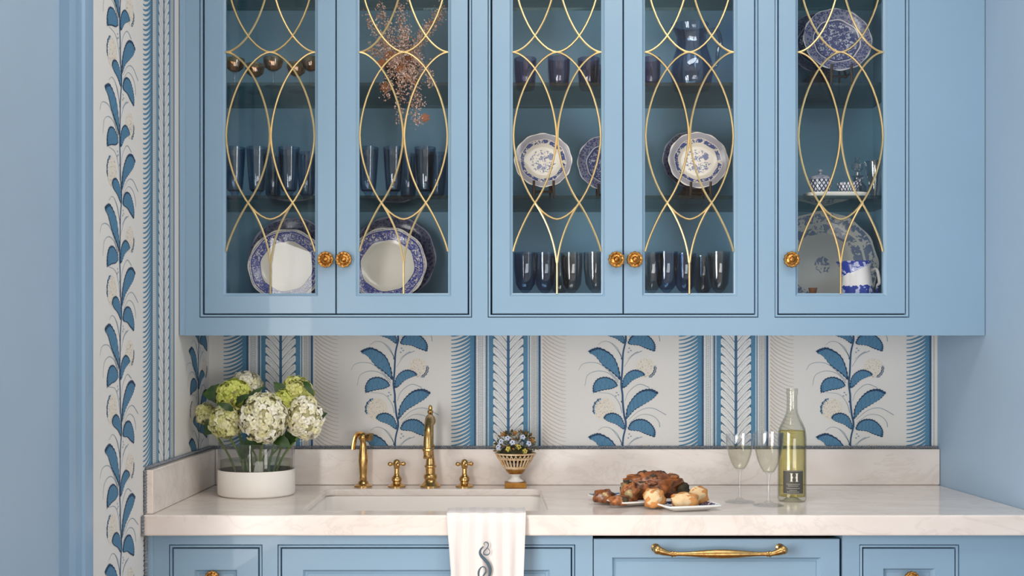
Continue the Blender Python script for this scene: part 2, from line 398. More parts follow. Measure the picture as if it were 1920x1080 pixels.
def draw_column(c, vine=True, stripes=True, beige=True):
    k0 = int(math.floor((c.z0-c.zhi)/(VREP*UN*c.vs)))-1; k1 = int(math.ceil((c.z0-c.zlo)/(VREP*UN*c.vs)))+1
    rnd = random.Random(3)
    for k in range(k0, k1+1):
        v = k*VREP
        if vine:
            c.stroke([(25, v+95), (4, v+180), (-2, v+250), (-8, v+380), (-16, v+470), (-4, v+560), (-2, v+625), (10, v+740), (24, v+800), (25, v+850)], 14, 18, C_STEM, 2, 3)
            for y in (245, 625): c.put([(-9+10*math.cos(a*.785), v+y+10*math.sin(a*.785)) for a in range(8)], C_DARK, 3)
            for t in TENDRILS:
                c.stroke([(a-600, b+v) for a, b in t], 3, 7, C_TEND, 1, 4)
            for fx, fy, r, side in ((200, 330, 88, 1), (-165, 690, 98, -1)):
                c.put([(fx+r*math.cos(a*.3927), v+fy+r*math.sin(a*.3927)) for a in range(16)], C_CREAM, 0)
                for i in range(46):
                    a = rnd.uniform(0, 6.28); q = r*math.sqrt(rnd.random())*.95; x, y = fx+q*math.cos(a), v+fy+q*math.sin(a)
                    d = 4.5; c.put([(x-d, y), (x, y-d), (x+d, y), (x, y+d)], C_BEIGE if i % 3 else C_TEND, 1)
                for i in range(9):                                   # scalloped shaded rim of the blossom
                    a = (math.pi*.62+i*.2) if side < 0 else (math.pi*.0+i*.16-.15)
                    x, y = fx+r*.95*math.cos(a), v+fy+r*.95*math.sin(a)*(-1 if side < 0 else 1)
                    d = 10+4*(i % 2)
                    c.put([(x+d*math.cos(b*1.047), y+d*math.sin(b*1.047)) for b in range(6)], C_DARK if i % 2 else C_BAND, 2)
                    c.put([(x+4-side*3+d*.45*math.cos(b*1.571), y+d*.45*math.sin(b*1.571)) for b in range(4)], C_WHITE, 3)
            for x, y in ((55, 155), (70, 175), (48, 190), (-55, 545), (-40, 565), (-62, 575)):
                c.put([(x+9*math.cos(b*1.047), v+y+7*math.sin(b*1.047)) for b in range(6)], C_TEND, 1)
            for L in LEAVES: c.leaf(*L, v)
        if stripes:
            for i in range(22):
                y = v+i*VREP/22
                c.stroke([(492, y+50), (540, y+44), (600, y+22), (655, y-12), (704, y-62)], 8, 27, C_BAND, 1, 3)
            for i in range(10):
                y = v+i*75.5
                for sg in (-1, 1):
                    o = lambda a, b: (995+sg*a, y+b)
                    c.put([o(12, 30), o(40, -6), o(85, -58), o(122, -84), o(133, -76), o(133, -34), o(112, -14), o(70, 30), o(30, 74), o(12, 95)], C_WHITE, 2)
                    c.stroke([o(24, 44), o(70, -16), o(120, -62)], 3, 6, S(206, 212, 216), 3, 2)
            for i in range(50):
                y = v+i*15.1
                for x in (752, 1222): c.put([(x-10, y), (x+10, y), (x+10, y+8), (x-10, y+8)], C_GREY, 2)
        if beige:
            for i in range(22):
                y = v+i*VREP/22
                c.stroke([(1298-2005, y-62), (1350-2005, y-14), (1410-2005, y+20), (1460-2005, y+42), (1505-2005, y+50)], 12, 4, C_BEIGE, 1, 3)
    a, b = (c.z0-c.zhi)/UN/c.vs, (c.z0-c.zlo)/UN/c.vs
    if stripes:
        for x0, x1, col, l in ((694, 712, C_DARK, 2), (660, 700, C_BAND, 0), (712, 722, C_WHITE, 1), (722, 790, C_WHITE, 0), (730, 738, C_GREY, 1), (766, 774, C_GREY, 1), (790, 800, S(170, 192, 204), 1), (800, 811, C_DARK, 1), (811, 825, S(190, 208, 218), 1), (825, 864, C_BAND, 1),
                               (862, 1130, S(82, 114, 142), 0), (985, 1005, S(66, 112, 150), 4), (1128, 1168, C_BAND, 1), (1168, 1175, C_WHITE, 1), (1175, 1186, C_BAND, 1), (1186, 1196, C_WHITE, 0), (1196, 1248, S(220, 216, 208), 0), (1200, 1206, C_GREY, 1), (1240, 1246, C_GREY, 1), (1248, 1262, S(170, 192, 204), 1), (1262, 1280, C_STEM, 1)):
            c.put([(x0, a), (x1, a), (x1, b), (x0, b)], col, l)
Z4 = EYE-(620-668)/616             # drawing line 0 on the back wall
stem0 = .4026+.857
draw_column(Column(stem0+.693, Z4, 1, .9, 1.42), stripes=True, beige=True)
draw_column(Column(stem0, Z4, 1, .9, 1.42))
draw_column(Column(stem0-.693, Z4, 1, .9, 1.42))
draw_column(Column(stem0-2*.693, Z4, 1, .9, 1.42), beige=False)
draw_column(Column(stem0-3*.693, 1.379+145*UN*1.033, 1.033, .45, CEIL), beige=False)
prints['back'].build('wallpaper_print', M_ink, wall_back, smooth=False)
prints['left'].build('wallpaper_print', M_ink, wall_left, smooth=False)

# braided gimp along the edges of the paper
mb = MB()
def braid(p, q, n):
    p, q = Vector(p), Vector(q); st = int((q-p).length/.0075)
    for i in range(st):
        a = p.lerp(q, (i+.5)/st)
        mb.ball(a, .0046, 6, 4)
    mb.tube([p, q], .0032, 5)
SPT = 1.024
braid((XL+.004, YB-.006, SPT+.005), (XR-.002, YB-.006, SPT+.005), 0)
braid((XL+.006, YB-.01, SPT+.005), (XL+.006, YF+.02, SPT+.005), 0)
braid((XL+.005, YF+.014, SPT), (XL+.005, YF+.014, .918), 0)
braid((XL+.005, YF-.006, .915), (XL+.005, YF-.006, .863), 0)
braid((XL+.005, YBASE-.006, .86), (XL+.005, YBASE-.006, .3), 0)
struct(mb.build('trim_2', M_gimp, smooth=True))

# ------------------------------------------------------------ wall cabinet
PU, PB = F/YU, F/YBASE
ux = lambda p: (p-920)/PU
uz = lambda p: EYE-(p-668)/PU
bx = lambda p: (p-920)/PB
bz = lambda p: EYE-(p-668)/PB
ZB, ZT = uz(629), 2.74
wc = thing('wall_cabinet', 'long pale blue wall cabinet with brass latticed glass doors above the counter', 'cabinet', (.25, YB-.002, ZB))
DT = 2.664                                               # top of the doors
OPEN = [(374, 885), (914.5, 1422), (1452.5, 1705)]
OB = 595.5
mb = MB()
edges = [335]+[e for o in OPEN for e in o]+[920+XR*PU]
xs = [ux(e) for e in edges]; xs[0] = XL+.002; xs[-1] = XR-.002
for i in range(0, len(xs), 2): mb.box(xs[i], xs[i+1], YU, YU+.02, ZB, ZT)
for a, b in OPEN:
    mb.box(ux(a), ux(b), YU, YU+.02, ZB, uz(OB)); mb.box(ux(a), ux(b), YU, YU+.02, DT+.012, ZT)
mb.build('face_frame', M_paint, wc, smooth=False)
MB().box(XL+.002, ux(347), YU-.0025, YU-.0001, ZB, ZT).build('scribe_strip', M_paint, wc, bevel=.0015)
mb = MB()
for a, b in OPEN:                                        # bead around each opening
    g = .0018
    mb.rings(ux(a)+g, ux(b)-g, uz(OB)+g, DT+.012-g, [(0, YU+.015), (0, YU+.0004), (.0014, YU-.0012), (.0032, YU-.0016), (.005, YU-.0008), (.006, YU+.001), (.006, YU+.018)])
mb.build('opening_bead', M_paint, wc, smooth=True, angle=60)
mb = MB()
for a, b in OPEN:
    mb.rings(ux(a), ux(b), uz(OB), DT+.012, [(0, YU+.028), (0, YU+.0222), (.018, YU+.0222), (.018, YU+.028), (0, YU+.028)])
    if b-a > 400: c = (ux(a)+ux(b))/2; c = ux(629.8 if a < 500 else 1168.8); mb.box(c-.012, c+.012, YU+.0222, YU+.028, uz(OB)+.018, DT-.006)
mb.build('door_gap_shade', M_gapshade, wc, smooth=False)  # added dark strips: painted shade so the door gaps read black
fb = ZB+.032                                             # inner floor
box('bottom_panel', M_paint, (XL+.002, XR-.002, YU+.02, YB-.002, ZB+.012, fb), wc)
box('top_panel', M_inner, (XL+.002, XR-.002, YU+.02, YB-.002, ZT-.02, ZT), wc)
box('back_panel', M_inner, (XL+.002, XR-.002, YB-.014, YB-.002, fb, ZT-.02), wc)
box('end_panel', M_inner, (XL+.002, XL+.022, YU+.02, YB-.014, fb, ZT-.02), wc)
for i, px in enumerate((899.5, 1437, 1722)):
    h = .016
    box('partition', M_inner, (ux(px)-h, ux(px)+h, YU+.02, YB-.014, fb, ZT-.02), wc)
box('filler_panel', M_inner, (ux(1722)+.02, XR-.002, YU+.02, YU+.03, fb, ZT-.02), wc)
SA, SB, SC = 1.752, 2.066, 2.362                          # shelf tops
BAYS = [(XL+.024, ux(899.5)-.018), (ux(899.5)+.018, ux(1437)-.018), (ux(1437)+.018, ux(1722)-.018)]
for s_ in (SA, SB, SC):
    for a, b in BAYS: box('glass_shelf', M_shelf, (a, b, YU+.034, YB-.016, s_-.010, s_), wc, bevel=.001)
# doors
def superoval(cx, cz, a, b, t0=0, t1=360, n=48, e=1.72):
    r = []
    for i in range(n+1):
        t = R(t0+(t1-t0)*i/n); c, s = math.cos(t), math.sin(t)
        r.append((cx+a*math.copysign(abs(c)**(2/e), c), cz+b*math.copysign(abs(s)**(2/e), s)))
    return r
def glass_door(x0, x1, g0, g1, knob_px):
    X0, X1, G0, G1 = ux(x0), ux(x1), ux(g0), ux(g1)
    zb, zg, gt = uz(588), uz(549.5), 2.604
    y = YU+.001; bv = .0085; mb = MB()
    # stiles and rails as one mitre-moulded frame (inner opening G0..G1, zg..gt)
    outs = [(X0, X1, zb, DT)]; yb = YU+.021
    def ring(d): return [(G0-d, G1+d, zg-d, gt+d)]
    loops = [((X0, X1, zb, DT), yb), ((X0, X1, zb, DT), y+.0012), ((X0+.0012, X1-.0012, zb+.0012, DT-.0012), y), ((G0-bv, G1+bv, zg-bv, gt+bv), y),
             ((G0-bv+.001, G1+bv-.001, zg-bv+.001, gt+bv-.001), y+.002), ((G0-.003, G1+.003, zg-.003, gt+.003), y+.0062), ((G0, G1, zg, gt), y+.0075), ((G0, G1, zg, gt), yb)]
    vs = []; fs = []
    for (a, b, c, d), yy in loops: vs += [(a, yy, c), (b, yy, c), (b, yy, d), (a, yy, d)]
    for i in range(len(loops)):
        for j in range(4):
            k = (j+1) % 4; i2 = (i+1) % len(loops)
            fs.append((i*4+j, i*4+k, i2*4+k, i2*4+j))
    mb.add(vs, fs); d = mb.build('door', M_paint, wc, smooth=False)
    MB().box(G0-.006, G1+.006, y+.0095, y+.0125, zg-.006, gt+.006).build('glass_pane', M_pane, d, smooth=False)
    # brass lattice
    mb = MB(); cx = (G0+G1)/2; wd = (G1-G0)/2; a = wd*.985; b = 157/PU; zc = uz(253.5); yl = y+.006; r = .0029
    P = lambda q: [(u, yl, v) for u, v in q]
    def T(q, cl=False): mb.tube(P(q), r, 6, closed=cl)
    T(superoval(cx, zc, a, b)[:-1], True)
    T(superoval(cx, zc+2*b, a, b)[:-1], True)
    for sg in (-1, 1):
        e = cx+sg*wd
        q = superoval(e, zc+2*b, a, b, 90, 270) if sg > 0 else superoval(e, zc+2*b, a, b, 90, -90)
        T(q)
        q = superoval(e, zc, a, b, 90, 235.4 if sg > 0 else -55.4)
        end = q[-1]; t = (Vector(q[-1])-Vector(q[-2])).normalized()
        ez = uz(471)
        q = q[:-1]+bez(end, (end[0]+t.x*.04, end[1]+t.y*.04), (e-sg*.010, ez+.04), (e-sg*.001, ez), 8)
        T(q)
        st = (cx+sg*42/PU, uz(379.5)); T(bez(st, (cx+sg*22/PU, uz(408)), (cx+sg*4/PU, uz(450)), (cx+sg*.8/PU, uz(492)), 12))
    T([(cx, uz(488)), (cx, zg-.002)])
    mb.build('brass_lattice', M_came, d)
    # rosette knob
    kx, kz = ux(knob_px), uz(487.5); mb = MB()
    mb.lathe([(0, 0), (.009, 0), (.0075, -.004), (.006, -.010), (.009, -.014)], (kx, y, kz), 20, 'y')
    mb.lathe([(.006, -.012), (.019, -.014), (.0222, -.018), (.0205, -.022), (.0165, -.0225), (.015, -.021), (.012, -.0235), (.0085, -.0245), (.007, -.0225), (.0045, -.026), (0, -.0265)], (kx, y, kz), 48, 'y',
             wob=lambda an, rr, h: 1+(.06*math.cos(12*an) if rr > .014 else .05*math.cos(8*an)))
    for i in range(12):
        an = i*math.pi/6; mb.ball((kx+.0182*math.cos(an), y-.0225, kz+.0182*math.sin(an)), .0024, 6, 4)
    mb.build('knob', M_knob, d, angle=60)
for a in ((383, 628.7, 422, 590, 612), (631, 877, 673, 840, 646), (923, 1167.5, 961.5, 1128, 1154.5), (1170, 1414.5, 1210, 1377, 1189), (1460.5, 1697.5, 1497.5, 1658, 1481.5)):
    glass_door(*a)

# ------------------------------------------------------------ stone counter, sink, splash
ZC = .915
SX0, SX1, SY0, SY1 = -.478, .142, 2.826, 3.288
TH = .052
mb = MB()
def counter():
    # slab with a rounded sink cut-out, built as outline strips
    r = .03; inner = []
    for cx, cy, a0 in ((SX1-r, SY1-r, 0), (SX0+r, SY1-r, 90), (SX0+r, SY0+r, 180), (SX1-r, SY0+r, 270)):
        for i in range(7): a = R(a0+i*15); inner.append((cx+r*math.cos(a), cy+r*math.sin(a)))
    X0, X1, Y0, Y1 = XL+.001, XR-.001, YF, YB-.001
    fr = .004
    bm = bmesh.new()
    def loop(pts, z): return [bm.verts.new((x, y, z)) for x, y in pts]
    out = [(X1, Y1), (X0, Y1), (X0, Y0), (X1, Y0)]
    oi, ob = loop(inner, ZC), loop(inner, ZC-.018)
    ot, oo = loop(out, ZC), loop(out, ZC-TH)
    def ed(l): return [bm.edges.new((l[i], l[(i+1) % len(l)])) for i in range(len(l))]
    bmesh.ops.triangle_fill(bm, use_beauty=True, edges=ed(oi)+ed(ot))
    for i in range(len(oi)): bm.faces.new((oi[i], oi[(i+1) % len(oi)], ob[(i+1) % len(ob)], ob[i]))
    for i in range(4): bm.faces.new((ot[i], ot[(i+1) % 4], oo[(i+1) % 4], oo[i]))
    bmesh.ops.triangle_fill(bm, use_beauty=True, edges=[e for e in bm.edges if all(abs(q.co.z-(ZC-.018)) < 1e-6 for q in e.verts)]+[e for e in bm.edges if all(abs(q.co.z-(ZC-TH)) < 1e-6 for q in e.verts)])
    bmesh.ops.recalc_face_normals(bm, faces=bm.faces)
    me = bpy.data.meshes.new('countertop'); bm.to_mesh(me); bm.free(); me.materials.append(M_stone)
    o = bpy.data.objects.new('countertop', me); COL.objects.link(o)
    b = o.modifiers.new('bevel', 'BEVEL'); b.width = .005; b.segments = 3; b.limit_method = 'ANGLE'; b.angle_limit = R(60)
    return tag(o, 'long pale cream stone countertop with a square front edge above the blue base cabinets', 'countertop')
counter()
o = MB().box(XL+.024, XR-.001, YB-.022, YB-.0015, ZC+.0005, SPT).build('stone_backsplash', M_stone, bevel=.002)
tag(o, 'long low pale stone upstand along the back wall behind the faucet', 'backsplash')
o = MB().box(XL+.0015, XL+.0235, YF+.014, YB-.0015, ZC+.0005, SPT).build('stone_side_splash', M_stone, bevel=.002)
tag(o, 'short pale stone upstand on the left wall beside the hydrangea vase', 'backsplash')
# sink
sink = thing('sink', 'white undermount sink set in the stone counter below the brass faucet', 'sink', ((SX0+SX1)/2, (SY0+SY1)/2, ZC-.23))
mb = MB(); zt = ZC-.0195
def rrect(d, r, z):
    q = []; x0, x1, y0, y1 = SX0-.006+d, SX1+.006-d, SY0-.006+d, SY1+.006-d
    for cx, cy, a0 in ((x1-r, y1-r, 0), (x0+r, y1-r, 90), (x0+r, y0+r, 180), (x1-r, y0+r, 270)):
        for i in range(6): a = R(a0+i*18); q.append((cx+r*math.cos(a), cy+r*math.sin(a), z))
    return q
L = [rrect(-.012, .035, zt), rrect(0, .03, zt), rrect(.004, .03, zt-.006), rrect(.012, .04, zt-.13), rrect(.03, .05, zt-.16), rrect(.12, .06, zt-.168)]
vs = [p for l in L for p in l]; n = len(L[0])
fs = [(i*n+j, i*n+(j+1) % n, i*n+n+(j+1) % n, i*n+n+j) for i in range(len(L)-1) for j in range(n)]+[tuple((len(L)-1)*n+j for j in range(n))]
mb.add(vs, fs)
mb.build('basin', M_sink, sink, angle=50)
MB().lathe([(0, .004), (.018, .003), (.036, .004), (.042, .001), (.042, -.02), (0, -.02)], ((SX0+SX1)/2, 3.08, zt-.1685), 24).build('drain', M_brass, sink)

# ------------------------------------------------------------ base cabinets
def rosette(kx, kz, y, parent, r=.0185):
    mb = MB(); k = r/.0222
    mb.lathe([(0, 0), (.009*k, 0), (.0075*k, -.004), (.006*k, -.010), (.009*k, -.014)], (kx, y, kz), 20, 'y')
    mb.lathe([(.006*k, -.012), (.019*k, -.014), (.0222*k, -.018), (.0205*k, -.022), (.0165*k, -.0225), (.015*k, -.021), (.012*k, -.0235), (.0085*k, -.0245), (.007*k, -.0225), (.0045*k, -.026), (0, -.0265)], (kx, y, kz), 48, 'y',
             wob=lambda an, rr, h: 1+(.06*math.cos(12*an) if rr > .014*k else .05*math.cos(8*an)))
    for i in range(12):
        an = i*math.pi/6; mb.ball((kx+.0182*k*math.cos(an), y-.0225, kz+.0182*k*math.sin(an)), .0024, 6, 4)
    return mb.build('knob', M_knob, parent, angle=60)
ZD = .862                                                  # underside of the counter
def base_unit(name, label, x0, x1, openings, fronts):
    u = thing(name, label, 'cabinet', ((x0+x1)/2, YB-.01, .1))
    mb = MB(); zo = bz(1021); zl = .58
    xs = [x0]+[e for o in openings for e in o]+[x1]
    for i in range(0, len(xs), 2): mb.box(xs[i], xs[i+1], YBASE, YBASE+.02, .1, ZD)
    for a, b in openings: mb.box(a, b, YBASE, YBASE+.02, zo, ZD); mb.box(a, b, YBASE, YBASE+.02, .1, zl)
    mb.build('face_frame', M_paint, u, smooth=False)
    mb = MB()
    for a, b in openings:
        g = .0018; mb.rings(a+g, b-g, zl+g, zo-g, [(0, YBASE+.015), (0, YBASE+.0004), (.0014, YBASE-.0012), (.003, YBASE-.0016), (.0045, YBASE-.0008), (.0055, YBASE+.001), (.0055, YBASE+.018)])
    mb.build('opening_bead', M_paint, u, angle=60)
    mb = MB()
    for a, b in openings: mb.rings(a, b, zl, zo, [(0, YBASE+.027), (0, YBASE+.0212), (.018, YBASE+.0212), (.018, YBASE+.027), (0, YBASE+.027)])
    mb.build('drawer_gap_shade', M_gapshade, u, smooth=False)  # same painted shade, added behind the drawer gaps
    c = MB()
    c.box(x0, x0+.018, YBASE+.02, YB-.01, .1, ZD); c.box(x1-.018, x1, YBASE+.02, YB-.01, .1, ZD); c.box(x0+.018, x1-.018, YBASE+.02, YB-.01, .1, .118); c.box(x0+.018, x1-.018, YBASE+.02, YBASE+.03, .12, zl-.002)
    c.build('carcass', M_inner, u, smooth=False)
    return u, zo, zl
def front(name, a, b, zl, zo, u, inset):
    y = YBASE+.001; g = .0105
    mb = MB(); X0, X1, Z0, Z1 = a+g, b-g, zl+g, zo-g
    i = inset
    mb.rings(X0, X1, Z0, Z1, [(0, y+.018), (0, y+.0012), (.0012, y), (i-.001, y), (i, y+.0022), (i+.004, y+.0075), (i+.009, y+.0085), (i+.010, y+.007), (i+.011, y+.007)], True)
    mb.add([(X0, y+.018, Z0), (X1, y+.018, Z0), (X1, y+.018, Z1), (X0, y+.018, Z1)], [(0, 3, 2, 1)])
    return mb.build(name, M_paint, u, smooth=False)
u, zo, zl = base_unit('base_cabinet', 'narrow blue base cabinet with one knobbed drawer at the wallpapered left wall', XL+.004, bx(505), [(bx(317), bx(492))], 1)
MB().box(XL+.002, bx(287), YBASE-.0025, YBASE-.0001, .1, ZD).build('scribe_strip', M_paint, u, bevel=.0015)
d = front('drawer', bx(317), bx(492), zl, zo, u, .0535); rosette(bx(400), bz(1082), YBASE+.006, d)
u, zo, zl = base_unit('sink_cabinet', 'wide blue base cabinet with a plain panelled front under the sink and towel', bx(505), bx(1111.3), [(bx(520.5), bx(1078.5))], 1)
front('false_front', bx(520.5), bx(1078.5), zl, zo, u, .0535)
u, zo, zl = base_unit('base_cabinet', 'blue base cabinet with a knobbed drawer right of the panelled appliance drawer', bx(1579.5), XR-.002, [(bx(1611.5), bx(1798.5))], 1)
d = front('drawer', bx(1611.5), bx(1798.5), zl, zo, u, .05); rosette(bx(1706), bz(1083), YBASE+.006, d)
# panelled appliance drawer with a long brass pull
ap = thing('appliance_drawer', 'blue panelled appliance drawer with a long brass bar pull below the platters', 'appliance', (bx(1344), YBASE+.3, .1))
box('body', M_dark, (bx(1113.5)+.006, bx(1575)-.006, YBASE+.022, YB-.02, .1, ZD-.012), ap)
y = YBASE; mb = MB(); X0, X1, Z0, Z1 = bx(1113.2), bx(1574.5), .12, bz(1010.5); i = .047
mb.rings(X0, X1, Z0, Z1, [(0, y+.02), (0, y+.0012), (.0012, y), (i-.001, y), (i, y+.0022), (i+.004, y+.0075), (i+.009, y+.0085), (i+.010, y+.007), (i+.011, y+.007)], True)
pan = mb.build('drawer_front', M_paint, ap, smooth=False)
pz = bz(1032); mb = MB()
def pull_profile(t): return .0052+.0062*max(0, math.cos((t-.5)*math.pi*1.18))**1.6
pts = [(bx(1258)+(bx(1435)-bx(1258))*k/24, y-.036, bz(1034)) for k in range(25)]
mb.tube(pts, [pull_profile(k/24) for k in range(25)], 16)
for sx, e, q in ((1, 1258, 1229), (-1, 1435, 1462)):
    mb.tube(bez((bx(e), y-.036, bz(1034)), (bx(e-sx*10), y-.036, bz(1034)), (bx(q+sx*10), y-.036, bz(1030)), (bx(q), y-.034, bz(1027)), 8), [.0062, .0058, .006, .0066, .0075, .0085, .0092, .0095, .009], 12)
    for rx, rr in ((e-sx*2, .0075), (e+sx*3, .0066)): mb.lathe([(0, -.002), (rr, -.002), (rr*1.08, 0), (rr, .002), (0, .002)], (bx(rx), y-.036, bz(1034)), 16, 'x')
    mb.ball((bx(q), y-.034, bz(1027)), .0108, 14, 10)
    mb.lathe([(.0065, -.03), (.0055, -.018), (.0065, -.006), (.0105, -.003), (.011, 0), (0, 0)], (bx(q), y, bz(1027)), 16, 'y')
mb.build('bar_pull', M_brass, pan)
# ------------------------------------------------------------ brass faucet set
YT = 3.345
def lathe_part(name, prof, m, parent, c=(0, 0, 0), seg=28, **k): return MB().lathe(prof, c, seg).build(name, m, parent, **k)
def TX(px): return (px-920)/F*YT
z0 = ZC+.0005
fc = thing('faucet', 'tall aged brass gooseneck faucet standing behind the sink', 'faucet', (TX(807), YT, z0))
c = (TX(807), YT, z0)
lathe_part('body', [(0, 0), (.031, 0), (.031, .004), (.027, .007), (.022, .012), (.0175, .017), (.0165, .021), (.0195, .025), (.0205, .031), (.0185, .037), (.0145, .040), (.0145, .056), (.018, .059), (.018, .064), (.0145, .067), (.0125, .080), (.0105, .100), (.0095, .114), (.0125, .118), (.0125, .124), (.0098, .128), (.0098, .188), (0, .19)], M_brass, fc, c)
hub = (c[0], c[1], c[2]+.196)
mb = MB(); mb.lathe([(0, -.012), (.012, -.011), (.0155, -.004), (.016, .004), (.0135, .012), (.0085, .017), (.0065, .021), (.0095, .026), (.0085, .031), (.005, .034), (.0062, .04), (.0042, .046), (0, .049)], hub, 24)
mb.build('finial', M_brass, fc)
sp = bez((c[0], c[1]-.008, c[2]+.196), (c[0], c[1]-.05, c[2]+.215), (c[0], c[1]-.105, c[2]+.215), (c[0], c[1]-.125, c[2]+.165), 14)+[(c[0], c[1]-.128, c[2]+.145), (c[0], c[1]-.129, c[2]+.125)]
MB().tube(sp, [.0125]+[.0115]*13+[.012, .0128, .0135], 14).lathe([(.0135, 0), (.0165, -.002), (.0165, -.008), (.0135, -.011), (.0125, -.022), (.0145, -.025), (.0135, -.031), (0, -.031)], (c[0], c[1]-.129, c[2]+.127), 20).build('spout', M_brass, fc)
def cross_handle(px, label):
    x = TX(px); t = thing('cross_tap', label, 'tap', (x, YT, z0), 'brass cross taps beside the faucet')
    lathe_part('base', [(0, 0), (.027, 0), (.027, .003), (.02, .006), (.0135, .010), (.0125, .015), (.0155, .019), (.0155, .026), (.0125, .031), (.0085, .035), (.0072, .042), (.0072, .054), (.0095, .057), (0, .058)], M_brass, t, (x, YT, z0))
    mb = MB(); zz = z0+.068
    mb.lathe([(0, -.011), (.0085, -.011), (.0105, -.004), (.0105, .006), (.008, .011), (.0045, .0135), (0, .0145)], (x, YT, zz), 20)
    for k in range(4):
        a = R(12+90*k); d = (math.cos(a), math.sin(a))
        mb.tube([(x+d[0]*q, YT+d[1]*q, zz) for q in (.006, .013, .017, .021, .025, .027)], [.0042, .0038, .0058, .0066, .005, .002], 10)
    mb.build('cross', M_brass, t); return t
cross_handle(744, 'brass cross tap on the counter between the side sprayer and the gooseneck faucet')
cross_handle(871, 'brass cross tap on the counter between the gooseneck faucet and the flower urn')
x = TX(681); sy = thing('side_sprayer', 'brass side sprayer with a hooked head at the left end of the faucet set', 'sprayer', (x, YT, z0))
lathe_part('base', [(0, 0), (.027, 0), (.027, .004), (.019, .007), (.0155, .011), (.014, .016), (.0115, .018), (0, .018)], M_brass, sy, (x, YT, z0))
lathe_part('handle', [(.0095, .018), (.0115, .022), (.0105, .03), (.0115, .045), (.014, .075), (.0135, .092), (.0105, .118), (.0085, .132), (.0105, .138), (0, .139)], M_brass, sy, (x, YT, z0))
mb = MB(); hz = z0+.148
mb.ball((x, YT, hz), .0145, 16, 10)
mb.tube([(x-.006, YT+.002, hz), (x+.012, YT-.006, hz+.001), (x+.020, YT-.010, hz+.001), (x+.024, YT-.012, hz)], [.010, .0095, .0125, .013], 16)
mb.tube(spline([(x-.002, YT, hz+.011), (x-.018, YT-.003, hz+.009), (x-.025, YT-.006, hz-.010), (x-.029, YT-.008, hz-.037)], 5), .0048, 8, flat=1.6)
mb.build('spray_head', M_brass, sy)

# ------------------------------------------------------------ openwork urn of porcelain flowers
ux0 = (966.5-920)/F*3.335; uy = 3.335
urn = thing('flower_urn', 'small gilded porcelain basket urn of tiny flowers on the counter against the backsplash', 'urn', (ux0, uy, z0))
MB().box(ux0-.032, ux0+.032, uy-.03, uy+.03, z0, z0+.015).build('plinth', M_gilt, urn, bevel=.0015)
lathe_part('foot', [(0, .015), (.021, .015), (.024, .018), (.021, .022), (.0145, .026), (.0125, .031), (.0165, .036), (.021, .04), (0, .04)], M_porc, urn, (ux0, uy, z0))
lathe_part('gilt_cup', [(0, .04), (.019, .04), (.027, .047), (.03, .053), (0, .053)], M_gilt, urn, (ux0, uy, z0))
mb = MB()
mb.lathe([(.028, .053), (.036, .056), (.0375, .06), (.035, .063), (.031, .061), (0, .061)], (ux0, uy, z0), 28)
mb.lathe([(.057, .098), (.061, .098), (.062, .102), (.058, .103), (.057, .098)], (ux0, uy, z0), 32)
for k in range(26):
    a = 2*math.pi*k/26; d = (math.cos(a), math.sin(a))
    mb.tube([(ux0+d[0]*.0345, uy+d[1]*.0345, z0+.06), (ux0+d[0]*.043, uy+d[1]*.043, z0+.074), (ux0+d[0]*.0505, uy+d[1]*.0505, z0+.086)], .0026, 6)
    b = a+math.pi/26
    mb.tube([(ux0+d[0]*.0505, uy+d[1]*.0505, z0+.085), (ux0+math.cos(b)*.056, uy+math.sin(b)*.056, z0+.095), (ux0+math.cos(b)*.059, uy+math.sin(b)*.059, z0+.1)], .0019, 5)
    b = a-math.pi/26
    mb.tube([(ux0+d[0]*.0505, uy+d[1]*.0505, z0+.085), (ux0+math.cos(b)*.056, uy+math.sin(b)*.056, z0+.095), (ux0+math.cos(b)*.059, uy+math.sin(b)*.059, z0+.1)], .0019, 5)
mb.lathe([(.049, .083), (.052, .084), (.053, .087), (.05, .088), (.049, .083)], (ux0, uy, z0), 32)
M_urnp = mat('cream_gilt_porcelain', S(236, 218, 190), .3, nscale=60, c2=S(206, 160, 100))
mb.build('basket', M_urnp, urn)
MB().ball((ux0, uy, z0+.098), .05, 14, 8, (1, 1, .55)).build('moss', mat('moss_fill', S(62, 58, 30), .9, nscale=120, namt=.5), urn)
rnd = random.Random(5); lf = MB(); ye = MB()
def petal_ring(mb, c, nrm, r, n, col, tilt=.35):
    nrm = Vector(nrm).normalized(); a = nrm.orthogonal().normalized(); b = nrm.cross(a); ph = rnd.uniform(0, 6)
    mb.cur = col
    for k in range(n):
        t = ph+2*math.pi*k/n; d = a*math.cos(t)+b*math.sin(t); s = a*-math.sin(t)+b*math.cos(t)
        p = Vector(c); w = r*math.tan(math.pi/n)*.62
        mb.add([p, p+d*r*.55-s*w+nrm*r*tilt*.6, p+d*r+nrm*r*tilt*.35, p+d*r*.55+s*w+nrm*r*tilt*.6], [(0, 1, 2, 3)])
for k in range(230):
    a = rnd.uniform(0, 6.283); e = rnd.random()**.7
    d = Vector((math.cos(a)*math.sqrt(1-e*e*.8), math.sin(a)*math.sqrt(1-e*e*.8), e*.95))
    p = Vector((ux0, uy, z0+.106))+Vector((d.x*.058, d.y*.05, d.z*.056))
    lf.cur = random.Random(k).choice([S(96, 92, 48), S(70, 74, 40), S(122, 92, 50), S(146, 104, 52), S(88, 96, 72), S(150, 134, 96)])
    t = Vector((rnd.uniform(-1, 1), rnd.uniform(-1, 1), rnd.uniform(-.5, 1))).normalized(); s = d.cross(t).normalized()*.0036
    q = p+(d*.5+t*.8)*.013
    lf.add([p, p.lerp(q, .5)+s+d*.002, q, p.lerp(q, .5)-s+d*.002], [(0, 1, 2, 3)])
